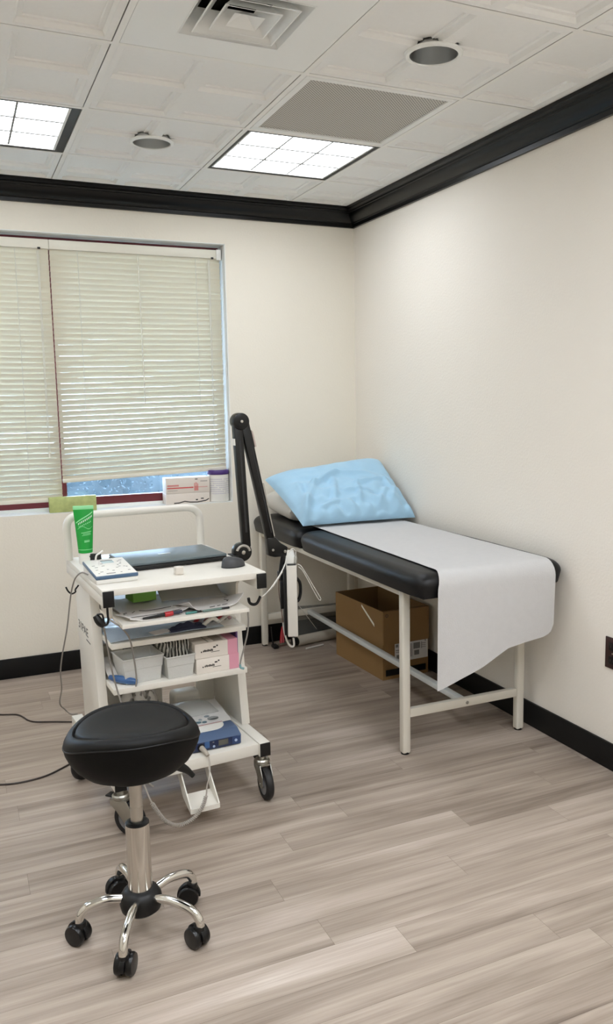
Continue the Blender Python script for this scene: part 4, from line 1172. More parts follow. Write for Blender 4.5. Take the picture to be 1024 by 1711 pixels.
sheet('white_card', 'white card slip at the front of the second shelf', 'card', -0.045, 0.155, Z2+0.012, 0.10, 0.05, R(16), PAPER, th=-0.0008)
# bag of red leads
t = thing('bag_of_leads', 'clear bag of red and white lead clips on second shelf right', 'bag', (0.14, 0.22, Z2), frame='cart')
cloth(0.16, 0.22, 0.15, 0.15, 0.055, 7.1, Z2).build('bag_film', CLEAR_BAG, t, smooth=60)
rnd = random.Random(2)
for k in range(6):
    x, y = 0.110+0.018*k, 0.165+rnd.uniform(-0.01, 0.04)
    MB().tube([(x-0.03, y, Z2+0.012), (x, y-0.012, Z2+0.034+rnd.uniform(0, 0.012)), (x+0.03, y+0.01, Z2+0.014)], 0.0075, n=8).build('clip', (mat('dark_red_plastic', rgb(150, 30, 38), 0.4), WHITE_PLASTIC, mat('dark_red_plastic', rgb(120, 26, 34), 0.4), BLACK_PLASTIC)[k % 4], t)
# lower shelf
Z3 = SH3+G
def bin_(name, label, cx, cy, w, d, h, rz, z0, grp='clear plastic bins on the lower shelf', rim=True):
    t = thing(name, label, 'bin', (cx, cy, z0), grp, frame='cart')
    mb = MB(); bm = mb.bm
    def rect(f, z, ins=0):
        c, s_ = math.cos(rz), math.sin(rz); out = []
        for (sx, sy) in ((-1, -1), (1, -1), (1, 1), (-1, 1)):
            x, y = sx*(w/2*f-ins), sy*(d/2*f-ins); out.append((cx+c*x-s_*y, cy+s_*x+c*y, z))
        return out
    rows = [rect(0.86, z0), rect(0.93, z0+h*0.55), rect(0.955, z0+h*0.58), rect(1.0, z0+h), rect(1.0, z0+h, 0.003), rect(0.955, z0+h*0.58, 0.003), rect(0.86, z0+0.003, 0.003)]
    V = [[bm.verts.new(p) for p in r] for r in rows]
    for A, B in zip(V, V[1:]):
        for k in range(4): bm.faces.new((A[k], A[(k+1) % 4], B[(k+1) % 4], B[k]))
    bm.faces.new(V[0][::-1]); bm.faces.new(V[-1])
    bmesh.ops.recalc_face_normals(bm, faces=bm.faces)
    mb.build('tub', CLEAR_BIN, t, smooth=0)
    rm = MB(); R4 = [Vector(p) for p in rect(1.01, z0+h)]
    for k in range(4): rm.cyl(R4[k], R4[(k+1) % 4], 0.003, n=8)
    rm.build('rim', CLEAR_BIN, t)
    return t
bin_('plastic_bin', 'empty frosted plastic bin with stepped rim on the lower shelf', -0.130, 0.205, 0.142, 0.13, 0.088, R(4), Z3)
bin_('plastic_bin', 'frosted plastic bin holding striped electrode packs beside the pink boxes', -0.002, 0.185, 0.104, 0.12, 0.078, R(4), Z3)
STRIPE = bpy.data.materials.new('striped_foil'); STRIPE.use_nodes = True
_n = STRIPE.node_tree; _t = _n.nodes.new('ShaderNodeTexCoord'); _w = _n.nodes.new('ShaderNodeTexWave'); _w.inputs['Scale'].default_value = 45; _w.inputs['Distortion'].default_value = 2.5
_n.links.new(_t.outputs['Object'], _w.inputs[0]); _c = _n.nodes.new('ShaderNodeValToRGB'); _c.color_ramp.elements[0].position = 0.42; _c.color_ramp.elements[1].position = 0.55
_c.color_ramp.elements[0].color = rgb(70, 70, 66); _c.color_ramp.elements[1].color = rgb(214, 212, 204)
_n.links.new(_w.outputs[0], _c.inputs[0]); _n.links.new(_c.outputs[0], _n.nodes['Principled BSDF'].inputs['Base Color'])
for k in range(6):
    x = -0.040+0.0125*k
    lean = R(-24+9*k)
    b = MB().box((x, 0.185+0.004*(k % 2), Z3+0.072), (0.004, 0.075, 0.115-0.004*abs(k-3)), ry=lean*0.5, rz=R(18), bev=0.0012)
    single(b, 'electrode_pack', STRIPE, 'flat striped electrode pack standing in the second frosted bin', 'electrode pack', (x, 0.185, Z3+0.02), 'electrode packs in the bin', frame='cart')
single(MB().box((-0.012, 0.262, Z3+0.075), (0.085, 0.004, 0.15), rx=R(-6), bev=0.001), 'printed_card', STRIPE, 'upright black and white printed card behind the electrode packs', 'card', (-0.012, 0.262, Z3), frame='cart')
# pink and white boxes
BOXW = mat('white_carton', rgb(224, 217, 208), 0.6, var=0.02)
def pink_box(z0, dx, dy, label, full):
    w, d, h = 0.160, 0.21, 0.054
    c = (0.135+dx, 0.130+d/2+dy, z0)
    rz = R(1.5)
    t = thing('electrode_carton', label, 'box', c, 'white and pink cartons on the lower shelf', frame='cart')
    MB().box((c[0], c[1], z0+h/2), (w, d, h), rz=rz, bev=0.001).build('carton', BOXW, t)
    M0 = Matrix.Translation((c[0], c[1], z0+h/2)) @ Matrix.Rotation(rz, 4, 'Z')
    MB().box((w/2-0.018, 0, 0), (0.037, d+0.0012, h+0.001), M=M0).build('pink_end', PINK, t, smooth=0)
    b = MB()
    for (x0, x1, za, zb) in ((-0.058, -0.054, -0.006, -0.001), *[(-0.05+0.0042*k, -0.0468+0.0042*k, -0.005+0.0008*(k % 2), 0.001+0.0012*((k*5) % 3)) for k in range(9)], (-0.012, -0.002, 0.006, 0.011), (0.0, 0.006, 0.010, 0.015), (-0.02, 0.012, -0.009, -0.0075)):
        b.box(((x0+x1)/2, -d/2-0.0006, (za+zb)/2), (x1-x0, 0.0006, zb-za), M=M0)
    b.build('lettering', INK, t, smooth=0)
    if full:
        b = MB()
        for x0, x1 in ((-0.03, -0.024), (-0.005, 0.03)): b.box(((x0+x1)/2, -0.01, h/2+0.0004), (x1-x0, 0.17, 0.0006), M=M0)
        b.box((0.0, -0.05, h/2+0.0006), (0.07, 0.004, 0.0006), M=M0)
        b.build('top_print', mat('pale_grey_print', rgb(168, 162, 150), 0.6), t, smooth=0)
pink_box(Z3, 0.0, 0.0, 'white and pink electrode carton, lower of the two on the shelf', False)
pink_box(Z3+0.0548, -0.003, 0.003, 'white and pink electrode carton, upper of the two on the shelf', True)
single(MB().box((0.222, 0.20, Z3+0.075), (0.006, 0.09, 0.145), bev=0.001), 'purple_pouch', mat('purple_pouch_film', rgb(92, 66, 120), 0.4), 'narrow purple pouch squeezed beside the upper pink carton', 'pouch', (0.222, 0.20, Z3), frame='cart')
# blue probe, small sheet, and a grey box at the left
t = thing('blue_probe', 'blue flat hand tool lying at the left front of the lower shelf', 'hand tool', (-0.19, 0.15, Z3), frame='cart')
MB().tube([(-0.225, 0.215, Z3+0.014), (-0.205, 0.178, Z3+0.016), (-0.178, 0.148, Z3+0.014), (-0.152, 0.132, Z3+0.010)], lambda f: 0.009+0.0045*math.sin(PI*f), n=14).build('handle', mat('mid_blue_plastic', rgb(54, 92, 142), 0.3), t)
MB().box((-0.19, 0.164, Z3+0.027), (0.045, 0.007, 0.003), rz=R(-50), bev=0.001).build('label_strip', mat('pale_blue_strip', rgb(140, 170, 200), 0.4), t)
sheet('folded_sheet', 'folded white sheet standing behind the blue hand tool', 'paper', -0.216, 0.25, Z3, 0.034, 0.12, R(4), PAPER, tilt=0.06, th=-0.001)
single(MB().box((-0.19, 0.40, Z3+0.045), (0.085, 0.10, 0.09), bev=0.004), 'grey_box', mat('beige_plastic', rgb(186, 180, 168), 0.5), 'beige plastic case at the back left of the lower shelf', 'case', (-0.19, 0.40, Z3), frame='cart')

# base: blue generator
ZBP = 0.198+G
t = thing('blue_generator', 'navy blue electrotherapy unit with small screen on the trolley base', 'medical device', (0.045, 0.2, ZBP), frame='cart')
gx0, gx1, gy0, gy1, gh = -0.17, 0.186, 0.042, 0.30, 0.052
prof = [(gy0+0.004, 0.0), (gy1, 0.0), (gy1, gh), (gy0+0.040, gh), (gy0, gh-0.016)]
MB().prism(prof, gx1-gx0, Matrix.Translation((gx0, 0, ZBP)) @ Matrix(((0, 0, 1, 0), (1, 0, 0, 0), (0, 1, 0, 0), (0, 0, 0, 1))), bev=0.004).build('case', mat('slate_blue_plastic', rgb(78, 98, 130), 0.45), t)
# rounded white lid
lid = []
for k in range(9):
    a = -PI/2+PI/2*k/8
    lid.append((gx1-0.035-0.05+0.05*math.cos(a), gy0+0.045+0.05+0.05*math.sin(a)))
lid += [(gx1-0.035, gy1-0.002), (gx0+0.03, gy1-0.002), (gx0+0.03, gy0+0.045)]
MB().prism(lid, 0.002, Matrix.Translation((0, 0, ZBP+gh-0.0006))).build('lid', WHITE_PLASTIC, t, smooth=0)
# front panel leans with the case
def on_gen(x, z, w, h, m, name, parent, lift=0.0008, rnd_=False):
    f = z/(gh-0.016); y = gy0+0.004*(1-f)-lift
    b = MB()
    if rnd_: b.cyl((x, y+0.003, ZBP+z), (x, y-0.002, ZBP+z), w/2, n=18, bev=0.0006)
    else: b.box((x, y, ZBP+z), (w, 0.0016, h), bev=0.0003)
    return b.build(name, m, parent)
fp = on_gen(0.008, 0.0185, 0.330, 0.030, DEEP_NAVY, 'front_panel', t)
on_gen(0.118, 0.0205, 0.036, 0.020, mat('dull_screen', rgb(84, 84, 78), 0.25), 'screen', fp, 0.0018)
on_gen(0.166, 0.0185, 0.030, 0.028, NAVY_PLASTIC, 'knob_pad', fp, 0.0016)
on_gen(0.164, 0.019, 0.010, 0.01, mat('pale_blue_button', rgb(150, 168, 196), 0.35), 'button', fp, 0.003, True)
on_gen(0.083, 0.012, 0.009, 0.01, mat('pale_blue_button', rgb(150, 168, 196), 0.35), 'button', fp, 0.002, True)
on_gen(0.081, 0.028, 0.006, 0.003, GREY_HUB, 'indicator', fp, 0.002)
on_gen(0.058, 0.022, 0.018, 0.022, mat('mid_blue_plastic', rgb(54, 92, 142), 0.3), 'symbol_pad', fp, 0.0018)
on_gen(0.002, 0.019, 0.024, 0.02, GREY_HUB, 'socket_ring', fp, 0.002, True)
on_gen(0.002, 0.019, 0.014, 0.02, BLACK_PLASTIC, 'socket', fp, 0.003, True)
on_gen(0.036, 0.017, 0.026, 0.02, BLACK_PLASTIC, 'socket', fp, 0.002, True)
# plug and coiled cord
t = thing('coiled_cord', 'grey coiled cord plugged into the blue unit, looping under trolley base', 'cord', (0.036, 0.02, 0.21), frame='cart')
MB().tube([(0.036, 0.036, ZBP+0.018), (0.040, 0.012, ZBP+0.014), (0.045, -0.004, ZBP+0.004)], lambda f: 0.0095-0.003*f, n=14).build('plug', mat('beige_plug', rgb(168, 160, 148), 0.5), t)
pix = [(348, 1256), (350, 1275), (350, 1295), (346, 1312), (344, 1330), (336, 1352), (318, 1371), (296, 1379), (277, 1372), (264, 1357), (254, 1342), (245, 1322), (239, 1303)]
pp = [cart_y(u, v, -0.10) for u, v in pix]
pp[0] = Vector((0.046, -0.010, ZBP+0.002)); pp[1] = cart_y(350, 1275, -0.05)
pp += [Vector((-0.155, -0.03, 0.150)), Vector((-0.16, 0.10, 0.13)), Vector((-0.15, 0.3, 0.12)), Vector((-0.14, 0.52, 0.14))]
MB().tube(pp, 0.0026, n=8, smooth=8).build('cord', LIGHT_CORD, t)
# coil wound around the middle stretch
def coil(pts, turns, rad, r):
    P = [Vector(p) for p in pts]; fine = []
    for i in range(len(P)-1):
        p0 = P[max(i-1, 0)]; p1, p2 = P[i], P[i+1]; p3 = P[min(i+2, len(P)-1)]
        for k in range(12):
            x = k/12; fine.append(0.5*((2*p1)+(p2-p0)*x+(2*p0-5*p1+4*p2-p3)*x*x+(3*p1-p0-3*p2+p3)*x**3))
    fine.append(P[-1])
    cum = [0.0]
    for a, b2 in zip(fine, fine[1:]): cum.append(cum[-1]+(b2-a).length)
    out = []; n = turns*10; j = 0
    for i in range(n+1):
        s_ = cum[-1]*i/n
        while j < len(cum)-2 and cum[j+1] < s_: j += 1
        f = (s_-cum[j])/max(1e-9, cum[j+1]-cum[j]); p = fine[j].lerp(fine[j+1], f)
        T_ = (fine[j+1]-fine[j]).normalized(); a_ = T_.cross(Vector((0, 1, 0.2))).normalized(); b_ = T_.cross(a_)
        th_ = 2*PI*turns*i/n
        out.append(p+a_*rad*math.cos(th_)+b_*rad*math.sin(th_))
    return MB().tube(out, r, n=6, smooth=1)
coil(pp[4:11], 44, 0.0052, 0.0021).build('coil', LIGHT_CORD, t)

# plastic bag with electrodes on the generator
ZG = ZBP+gh+0.0022
t = thing('electrode_bag', 'clear bag with printed sheet and round electrodes on the blue unit', 'bag', (0.07, 0.18, ZG), frame='cart')
def bagtop(a, b_):
    x = -0.08+0.275*a; y = 0.132+0.235*b_
    h = 0.004+0.045*(max(0, math.sin(PI*min(1, max(0, (b_-0.15)/0.9))))**0.8)*(max(0, math.sin(PI*a))**0.5)*(0.85+0.35*noise.noise((a*3, b_*3, 4)))
    return Vector((x+0.02*(b_-0.5), y+0.01*a, ZG+h))
MB().grid(lambda a, b_: Vector((-0.08+0.275*a+0.02*(b_-0.5), 0.132+0.235*b_+0.01*a, ZG+0.0006)), 4, 4, thick=-0.001).build('printed_sheet', PAPER, t, smooth=0)
MB().grid(bagtop, 40, 34, thick=-0.0004).build('bag_film', CLEAR_BAG, t, smooth=60)
MB().grid(lambda a, b_: Vector((-0.045+0.215*a, 0.235+0.12*b_, ZG+0.004+0.035*math.sin(PI*a)**0.5*math.sin(PI*b_)**0.6)), 16, 12, thick=-0.001).build('grey_insert', mat('grey_insert_film', rgb(150, 150, 146), 0.5), t, smooth=60)
for (x, y, r_) in ((0.075, 0.135, 0.021), (0.06, 0.162, 0.010), (0.0, 0.125, 0.012), (0.015, 0.118, 0.010), (-0.02, 0.14, 0.011), (0.035, 0.112, 0.009), (0.028, 0.14, 0.007)):
    MB().lathe([(0, 0.003), (r_*0.8, 0.003), (r_, 0.0015), (r_, 0), (0, 0)], 20, Matrix.Translation((x+0.055, y+0.050, ZG+0.0025)) @ Matrix.Diagonal((1, 0.8, 1, 1))).build('electrode', mat('grey_green_gel', rgb(62, 68, 66), 0.5) if r_ > 0.015 else mat('blue_grey_gel', rgb(76, 104, 116), 0.4), t)
MB().box((0.09, 0.141, ZG+0.0022), (0.12, 0.003, 0.0008), rz=R(2)).build('red_line', mat('dark_red_print', rgb(150, 70, 74), 0.6), t, smooth=0)
# crumpled printed bag at the left of the base
t2 = cloth(-0.085, 0.40, 0.17, 0.12, 0.17, 11.3, ZBP)
M2 = bpy.data.materials.new('printed_bag'); M2.use_nodes = True
_n = M2.node_tree; _t = _n.nodes.new('ShaderNodeTexCoord'); _w = _n.nodes.new('ShaderNodeTexMagic'); _w.inputs['Scale'].default_value = 22; _w.turbulence_depth = 3
_n.links.new(_t.outputs['Object'], _w.inputs[0]); _c = _n.nodes.new('ShaderNodeValToRGB'); _c.color_ramp.elements[0].position = 0.30; _c.color_ramp.elements[1].position = 0.42
_c.color_ramp.elements[0].color = rgb(52, 48, 52); _c.color_ramp.elements[1].color = rgb(206, 203, 198)
_n.links.new(_w.outputs['Fac'], _c.inputs[0]); _n.links.new(_c.outputs[0], _n.nodes['Principled BSDF'].inputs['Base Color'])
single(t2, 'printed_bag', M2, 'crumpled black and white printed bag on the trolley base, behind the stool', 'bag', (-0.085, 0.40, ZBP), frame='cart', smooth=50)
single(MB().box((0.105, 0.45, ZBP+0.045), (0.11, 0.08, 0.09), bev=0.02, seg=3), 'white_pouch', WHITE_PLASTIC, 'rounded white case behind the electrode bag on trolley base', 'case', (0.105, 0.45, ZBP), frame='cart')

# ------------------------------------------------------------------ cords on the cart and floor
def cord(name, label, pts, r, m, frame='cart', smooth=8, base=None):
    b = MB().tube(pts, r, n=8, smooth=smooth)
    return single(b, name, m, label, 'cord', base or pts[-1], frame=frame)
def fl(u, v, r=0.0035): return at_z(u, v, r)
# unit cord: from the control unit over the trolley edge to the floor and under the base
pts = [Vector((-0.283, 0.20, 0.836)), cart_y(134, 955, 0.27), cart_y(126, 966, 0.33), cart_y(120, 985, 0.38), cart_y(117, 1005, 0.42), cart_y(112, 1050, 0.45), cart_y(104, 1095, 0.5), cart_y(101, 1125, 0.55), cart_y(103, 1150, 0.6), cart_y(100, 1175, 0.64), cart_y(108, 1185, 0.66), cart_y(118, 1193, 0.655)]
pts[1] = Vector((-0.300, 0.22, 0.842))
pts += [Vector((-0.27, 0.655, 0.19))]
cord('unit_cord', 'thin grey cord hanging from the control unit down the trolley side', pts, 0.0026, GREY_CORD)
fl1 = [fl(-40, 1190), fl(0, 1194), fl(28, 1194), fl(40, 1199), fl(46, 1203), fl(58, 1206), fl(85, 1206), fl(118, 1206), fl(160, 1206)]
cord('floor_cord', 'dark cord on the floor entering the trolley from the left, the farther one', fl1, 0.0034, DARK_CORD, 'world')
fl2 = [fl(-40, 1311), fl(0, 1311), fl(25, 1309), fl(50, 1304), (fl(80, 1295)), fl(112, 1279), fl(150, 1258)]
cord('floor_cord', 'dark cord curving over the floor behind the stool, the nearer one', fl2, 0.0036, DARK_CORD, 'world')
# grey leads hanging at the left hook
g1 = [cart_y(u, v, y) for u, v, y in ((172, 1044, 0.03), (176, 1060, 0.05), (181, 1090, 0.08), (187, 1120, 0.10), (195, 1150, 0.11), (205, 1182, 0.10), (212, 1200, 0.10))]
cord('grey_lead', 'grey lead hanging straight from the left front hook', g1, 0.0028, GREY_CORD)
g2 = [cart_y(u, v, y) for u, v, y in ((182, 1034, 0.06), (190, 1040, 0.05), (204, 1050, 0.04), (216, 1066, 0.05), (222, 1090, 0.08), (226, 1115, 0.10), (228, 1135, 0.11), (227, 1147, 0.113))]
cord('grey_lead', 'grey lead bowing in front of the empty frosted bin', g2, 0.0028, GREY_CORD)
g3 = [cart_y(u, v, 0.06) for u, v in ((414, 1020), (415, 1040), (413, 1060), (407, 1085), (403, 1100), (401, 1110))]
t = thing('ended_lead', 'grey lead with teal tip hanging at the trolley right side', 'cord', g3[0], frame='cart')
MB().tube(g3, 0.0030, n=8).build('lead', GREY_CORD, t)
MB().tube([g3[-1], g3[-1]+Vector((0.002, 0, -0.012)), g3[-1]+Vector((0.014, 0, -0.018))], 0.0042, n=8).build('tip', mat('teal_grey_tip', rgb(120, 160, 165), 0.4), t)['label'] = 'teal tip'
t = thing('lead_connector', 'black lead connector hooked on the left front hook', 'connector', h1[5], frame='cart')
MB().tube([h1[6]+Vector((-0.012, 0, 0.012)), h1[5]+Vector((-0.004, -0.004, 0.004)), h1[4]+Vector((0.0, -0.006, 0))], lambda f: 0.009+0.004*math.sin(PI*f), n=10).build('housing', BLACK_PLASTIC, t)
MB().tube([h1[6]+Vector((-0.008, -0.004, 0.016)), h1[6]+Vector((0.008, -0.006, 0.014)), h1[5]+Vector((0.010, -0.006, 0.0))], 0.003, n=8).build('loop', BLACK_PLASTIC, t)
b = [cart_y(u, v, 0.48) for u, v in ((362, 1128), (345, 1145), (328, 1160), (305, 1176))]

# ------------------------------------------------------------------ monitor arm and hanging monitor
YA = 0.36
def A_(u, v, y=YA): return cart_y(u, v, y)
base_j = A_(404, 922); elbow = A_(400, 704); wrist = A_(453, 912); wrist2 = A_(473, 914)
t = thing('monitor_arm', 'folded black sprung arm rising from the right side of the trolley', 'arm', (base_j.x, YA, TOPZ-0.02), frame='cart')
ny = Vector((0, 1, 0))
# clamp on the right rail
MB().box2((0.281, YA-0.035, 0.775), (0.306, YA+0.035, 0.822), bev=0.003).cyl((base_j.x-0.004, YA+0.018, 0.79), (base_j.x-0.004, YA+0.018, base_j.z), 0.012, n=18).build('clamp', BLACK_PLASTIC, t)
jr = 0.030
o = MB().cyl(base_j-ny*0.016, base_j+ny*0.022, jr+0.006, n=32, bev=0.003).build('base_joint', BLACK_GLOSS, t)
ringm = MB()
for k in range(13):
    a = PI*0.12+PI*0.80*k/12
pts = [base_j-ny*0.0172+Vector((math.cos(PI*0.05+PI*0.85*k/14)*0.0265, 0, math.sin(PI*0.05+PI*0.85*k/14)*0.0265)) for k in range(15)]
MB().tube(pts, 0.0050, n=8, smooth=2).build('silver_arc', mat('pale_silver', rgb(170, 164, 154), 0.4), o)
MB().cyl(base_j-ny*0.021, base_j-ny*0.015, 0.008, n=18, bev=0.001).build('bolt', STEEL, o)
def arm_link(a, b2, w0, w1, name, th=0.032, y_off=0.0):
    d = (b2-a); L_ = d.length; d.normalize(); s_ = d.cross(ny).normalized()
    p = []
    for q_, wd in ((a, w0), (b2, w1)):
        p.append((q_, wd))
    poly = [(0, -w0/2), (L_, -w1/2), (L_, w1/2), (0, w0/2)]
    Mm = Matrix(((d.x, s_.x, ny.x, a.x), (d.y, s_.y, ny.y, a.y+y_off-th/2), (d.z, s_.z, ny.z, a.z), (0, 0, 0, 1)))
    b = MB().prism(poly, th, Mm, bev=0.006)
    return b, d, s_, Mm, L_
b, d, s_, Mm, L_ = arm_link(A_(411, 914), A_(395.5, 706), 0.033, 0.037, 'lower')
lo = b.build('lower_arm', BLACK_GLOSS, t)
MB().prism([(0.06, -0.004), (L_-0.07, -0.004), (L_-0.07, 0.004), (0.06, 0.004)], 0.002, Mm @ Matrix.Translation((0, 0, -0.0015))).build('groove_strip', mat('soft_black', rgb(30, 30, 32), 0.5), lo, smooth=0)
MB().prism([(L_-0.085, 0.0175), (L_-0.060, 0.0175), (L_-0.060, 0.021), (L_-0.085, 0.021)], 0.03, Mm @ Matrix.Translation((0, 0, 0.001))).build('side_tab', WHITE_PLASTIC, lo, smooth=0)
b, d, s2, Mm2, L2_ = arm_link(A_(407, 706), A_(453, 910), 0.036, 0.032, 'upper', y_off=0.001)
ua = b.build('upper_arm', BLACK_GLOSS, t)
MB().prism([(0.10, 0.004), (L2_-0.05, 0.004), (L2_-0.05, 0.008), (0.10, 0.008)], 0.002, Mm2 @ Matrix.Translation((0, 0, -0.0012))).build('groove_strip', mat('soft_black', rgb(30, 30, 32), 0.5), ua, smooth=0)
side = -1 if (Mm2 @ Vector((0, 1, 0)) - Mm2 @ Vector((0, 0, 0))).x < 0 else 1
MB().prism([(0.035, side*0.0195), (0.10, side*0.0195), (0.10, side*0.026), (0.04, side*0.025)], 0.022, Mm2 @ Matrix.Translation((0, 0, 0.004))).build('pale_label', mat('pale_pinkish_label', rgb(196, 178, 168), 0.5), ua, smooth=0)
MB().prism([(0.245, side*0.018), (L2_-0.03, side*0.0165), (L2_-0.03, side*0.0205), (0.245, side*0.024)], 0.008, Mm2 @ Matrix.Translation((0, 0, 0.008))).build('cable_cover', mat('pale_silver', rgb(170, 164, 154), 0.4), ua, smooth=0)
o = MB().cyl(elbow-ny*0.024, elbow+ny*0.024, 0.032, n=36, bev=0.004).build('elbow_joint', BLACK_GLOSS, t)
MB().cyl(elbow-ny*0.0275, elbow-ny*0.022, 0.0055, n=16, bev=0.001).build('bolt', STEEL, o)
# wrist block
wl_ = [A_(u, v) for u, v in ((444, 898), (447, 928), (457, 930), (476, 928), (478, 913), (466, 906), (458, 897))]
Mw = Matrix(((1, 0, 0, 0), (0, 0, -1, YA+0.018), (0, 1, 0, 0), (0, 0, 0, 1)))
o = MB().prism([(p.x, p.z) for p in wl_], 0.036, Mw, bev=0.004).build('wrist_block', BLACK_GLOSS, t)
for u, v, r_ in ((453, 918, 0.005), (473, 920, 0.006)):
    p = A_(u, v); MB().cyl(p-ny*0.022, p-ny*0.016, r_, n=16, bev=0.001).build('bolt', STEEL, o)
# drop bracket to the screen mount
dp = [A_(u, v) for u, v in ((474, 924), (471, 945), (469, 962))]
MB().tube(dp, 0.0105, n=12).build('drop_bracket', BLACK_PLASTIC, t)
mt = MB()
p0, p1 = A_(466, 955), A_(484, 968)
mt.box2((p0.x, YA-0.02, p1.z), (p1.x, YA+0.02, p0.z), bev=0.003)
p0, p1 = A_(470, 964), A_(474, 976)
mt.box2((p0.x, YA-0.012, p1.z), (p1.x, YA+0.012, p0.z), bev=0.002)
mt.build('screen_mount', BLACK_PLASTIC, t)

# hanging monitor, seen edge-on
yM = 0.24
ctr_t, ctr_b = cart_y(487, 945, yM), cart_y(486, 1065, yM)
hgt_ = ctr_t.z-ctr_b.z
wdm = 0.34; thm = 0.040
azi = R(90-22.5)   # long side runs away from the viewer
dirv = Vector((math.cos(azi), math.sin(azi), 0)); nv = Vector((dirv.y, -dirv.x, 0))  # nv points right
zc = (ctr_t.z+ctr_b.z)/2
cen = Vector((ctr_t.x, yM, zc))+dirv*wdm/2
rzm = math.atan2(dirv.y, dirv.x)
t = thing('flat_monitor', 'thin white edged monitor hanging edge-on from the black arm', 'monitor', (cen.x, cen.y, ctr_b.z), frame='cart')
MB().box(cen, (wdm, thm, hgt_), rz=rzm, bev=0.004, seg=3).build('housing', mat('pale_monitor_plastic', rgb(214, 210, 202), 0.4), t)
MB().box(cen-nv*(thm/2+0.006)+Vector((0, 0, -0.006)), (wdm-0.02, 0.012, hgt_-0.02), rz=rzm, bev=0.003).build('back_cover', BLACK_PLASTIC, t)
MB().box(cen-nv*(thm/2+0.018)+dirv*(-0.06)+Vector((0, 0, 0.012)), (0.11, 0.014, 0.11), rz=rzm, bev=0.003).build('mount_plate', BLACK_PLASTIC, t)
MB().box(cen+nv*(thm/2+0.0008), (wdm-0.03, 0.0016, hgt_-0.03), rz=rzm).build('screen', BLACK_GLOSS, t, smooth=0)
hb = [cart_y(u, v, yM+0.05) for u, v in ((495, 965), (501, 974), (502, 990), (499, 1002), (494, 1006))]
MB().tube(hb, 0.006, n=10).build('grip', BLACK_PLASTIC, t)
MB().box(cen-dirv*(wdm/2-0.012)+Vector((0, 0, hgt_/2+0.002)), (0.02, 0.034, 0.004), rz=rzm, bev=0.001).build('edge_bumper', BLACK_PLASTIC, t)
pt0, pt1 = cart_y(493, 943, yM+0.02), cart_y(494, 921, yM+0.02)
pl_ = MB().cyl(pt0, pt0.lerp(pt1, 0.6), 0.006, n=14, bev=0.001).cyl(pt0.lerp(pt1, 0.6), pt1, 0.004, 0.003, n=12)
pl_.build('top_connector', mat('grey_connector', rgb(170, 168, 162), 0.45), t)
# its leads
w1 = [pt1]+[cart_y(u, v, y) for u, v, y in ((489, 917, 0.25), (481, 924, 0.24), (477, 940, 0.22), (470, 956, 0.18), (458, 975, 0.13), (446, 990, 0.09), (437, 997, 0.07), (433, 1000, 0.062))]
w2 = [w1[-1]+Vector((0.003, 0, -0.003))]+[cart_y(u, v, y) for u, v, y in ((440, 996, 0.075), (452, 985, 0.12), (462, 972, 0.17), (472, 955, 0.21))]
cord('white_lead', 'twisted white lead running from the right front hook up to the monitor', w1, 0.0022, WHITE_CORD)
cord('white_lead', 'second white lead beside the twisted one on the right front hook', w2, 0.0018, LIGHT_CORD)
w3 = [cart_y(u, v, y) for u, v, y in ((497, 943, 0.27), (503, 946, 0.27), (512, 960, 0.28), (524, 980, 0.29), (533, 995, 0.30), (536, 1001, 0.30), (533, 1002, 0.30), (526, 991, 0.29), (516, 972, 0.28), (505, 953, 0.27), (498, 947, 0.27))]
cord('looped_lead', 'white looped lead hanging stiffly from the top of the monitor', w3, 0.0020, WHITE_CORD)
w4 = [cart_y(u, v, y) for u, v, y in ((498, 1010, 0.40), (510, 1026, 0.6), (522, 1040, 0.9))]
P3 = [cw(p) for p in w4[:2]]+[at_z(529, 1051, 0.075)]
cord('thin_lead', 'thin white lead slanting from the monitor down to the paper roll', P3, 0.0014, WHITE_CORD, 'world')
w5 = [cart_y(u, v, y) for u, v, y in ((466, 966, 0.34), (466, 990, 0.36), (469, 1012, 0.38), (472, 1035, 0.38), (474, 1050, 0.37))]
cord('brown_lead', 'thin brown lead hanging behind the monitor', w5, 0.0016, BROWN_CORD)
w6 = [cart_y(u, v, y) for u, v, y in ((473, 1040, 0.36), (475, 1055, 0.35), (480, 1072, 0.33), (486, 1080, 0.32), (491, 1078, 0.32), (490, 1066, 0.32))]
cord('strap_cord', 'loose white strap looping below the monitor', w6, 0.0042, WHITE_CORD)

# ------------------------------------------------------------------ stool
SC = Vector((-1.810, -2.390, 0))
t = thing('saddle_stool', 'round black padded stool on a chrome five-star base in front', 'stool', SC)
SR = 0.172
SX = Vector((-1.812, -2.395, 0))
def saddle_z(x, y):
    """top seam height around the seat: sides droop, front a little higher than back"""
    u = x/SR
    return 0.575-0.034*abs(u)**3.4-0.010*(y/SR)
VA = R(-8)   # saddle axis turned to the viewer's side
def seat_pt(r, a, z, k):
    x, y = r*math.cos(a), r*math.sin(a)
    c, s_ = math.cos(VA), math.sin(VA)
    return SX+Vector((c*x-s_*y, s_*x+c*y, z))
mb = MB(); bm = mb.bm; rows = []; n = 72
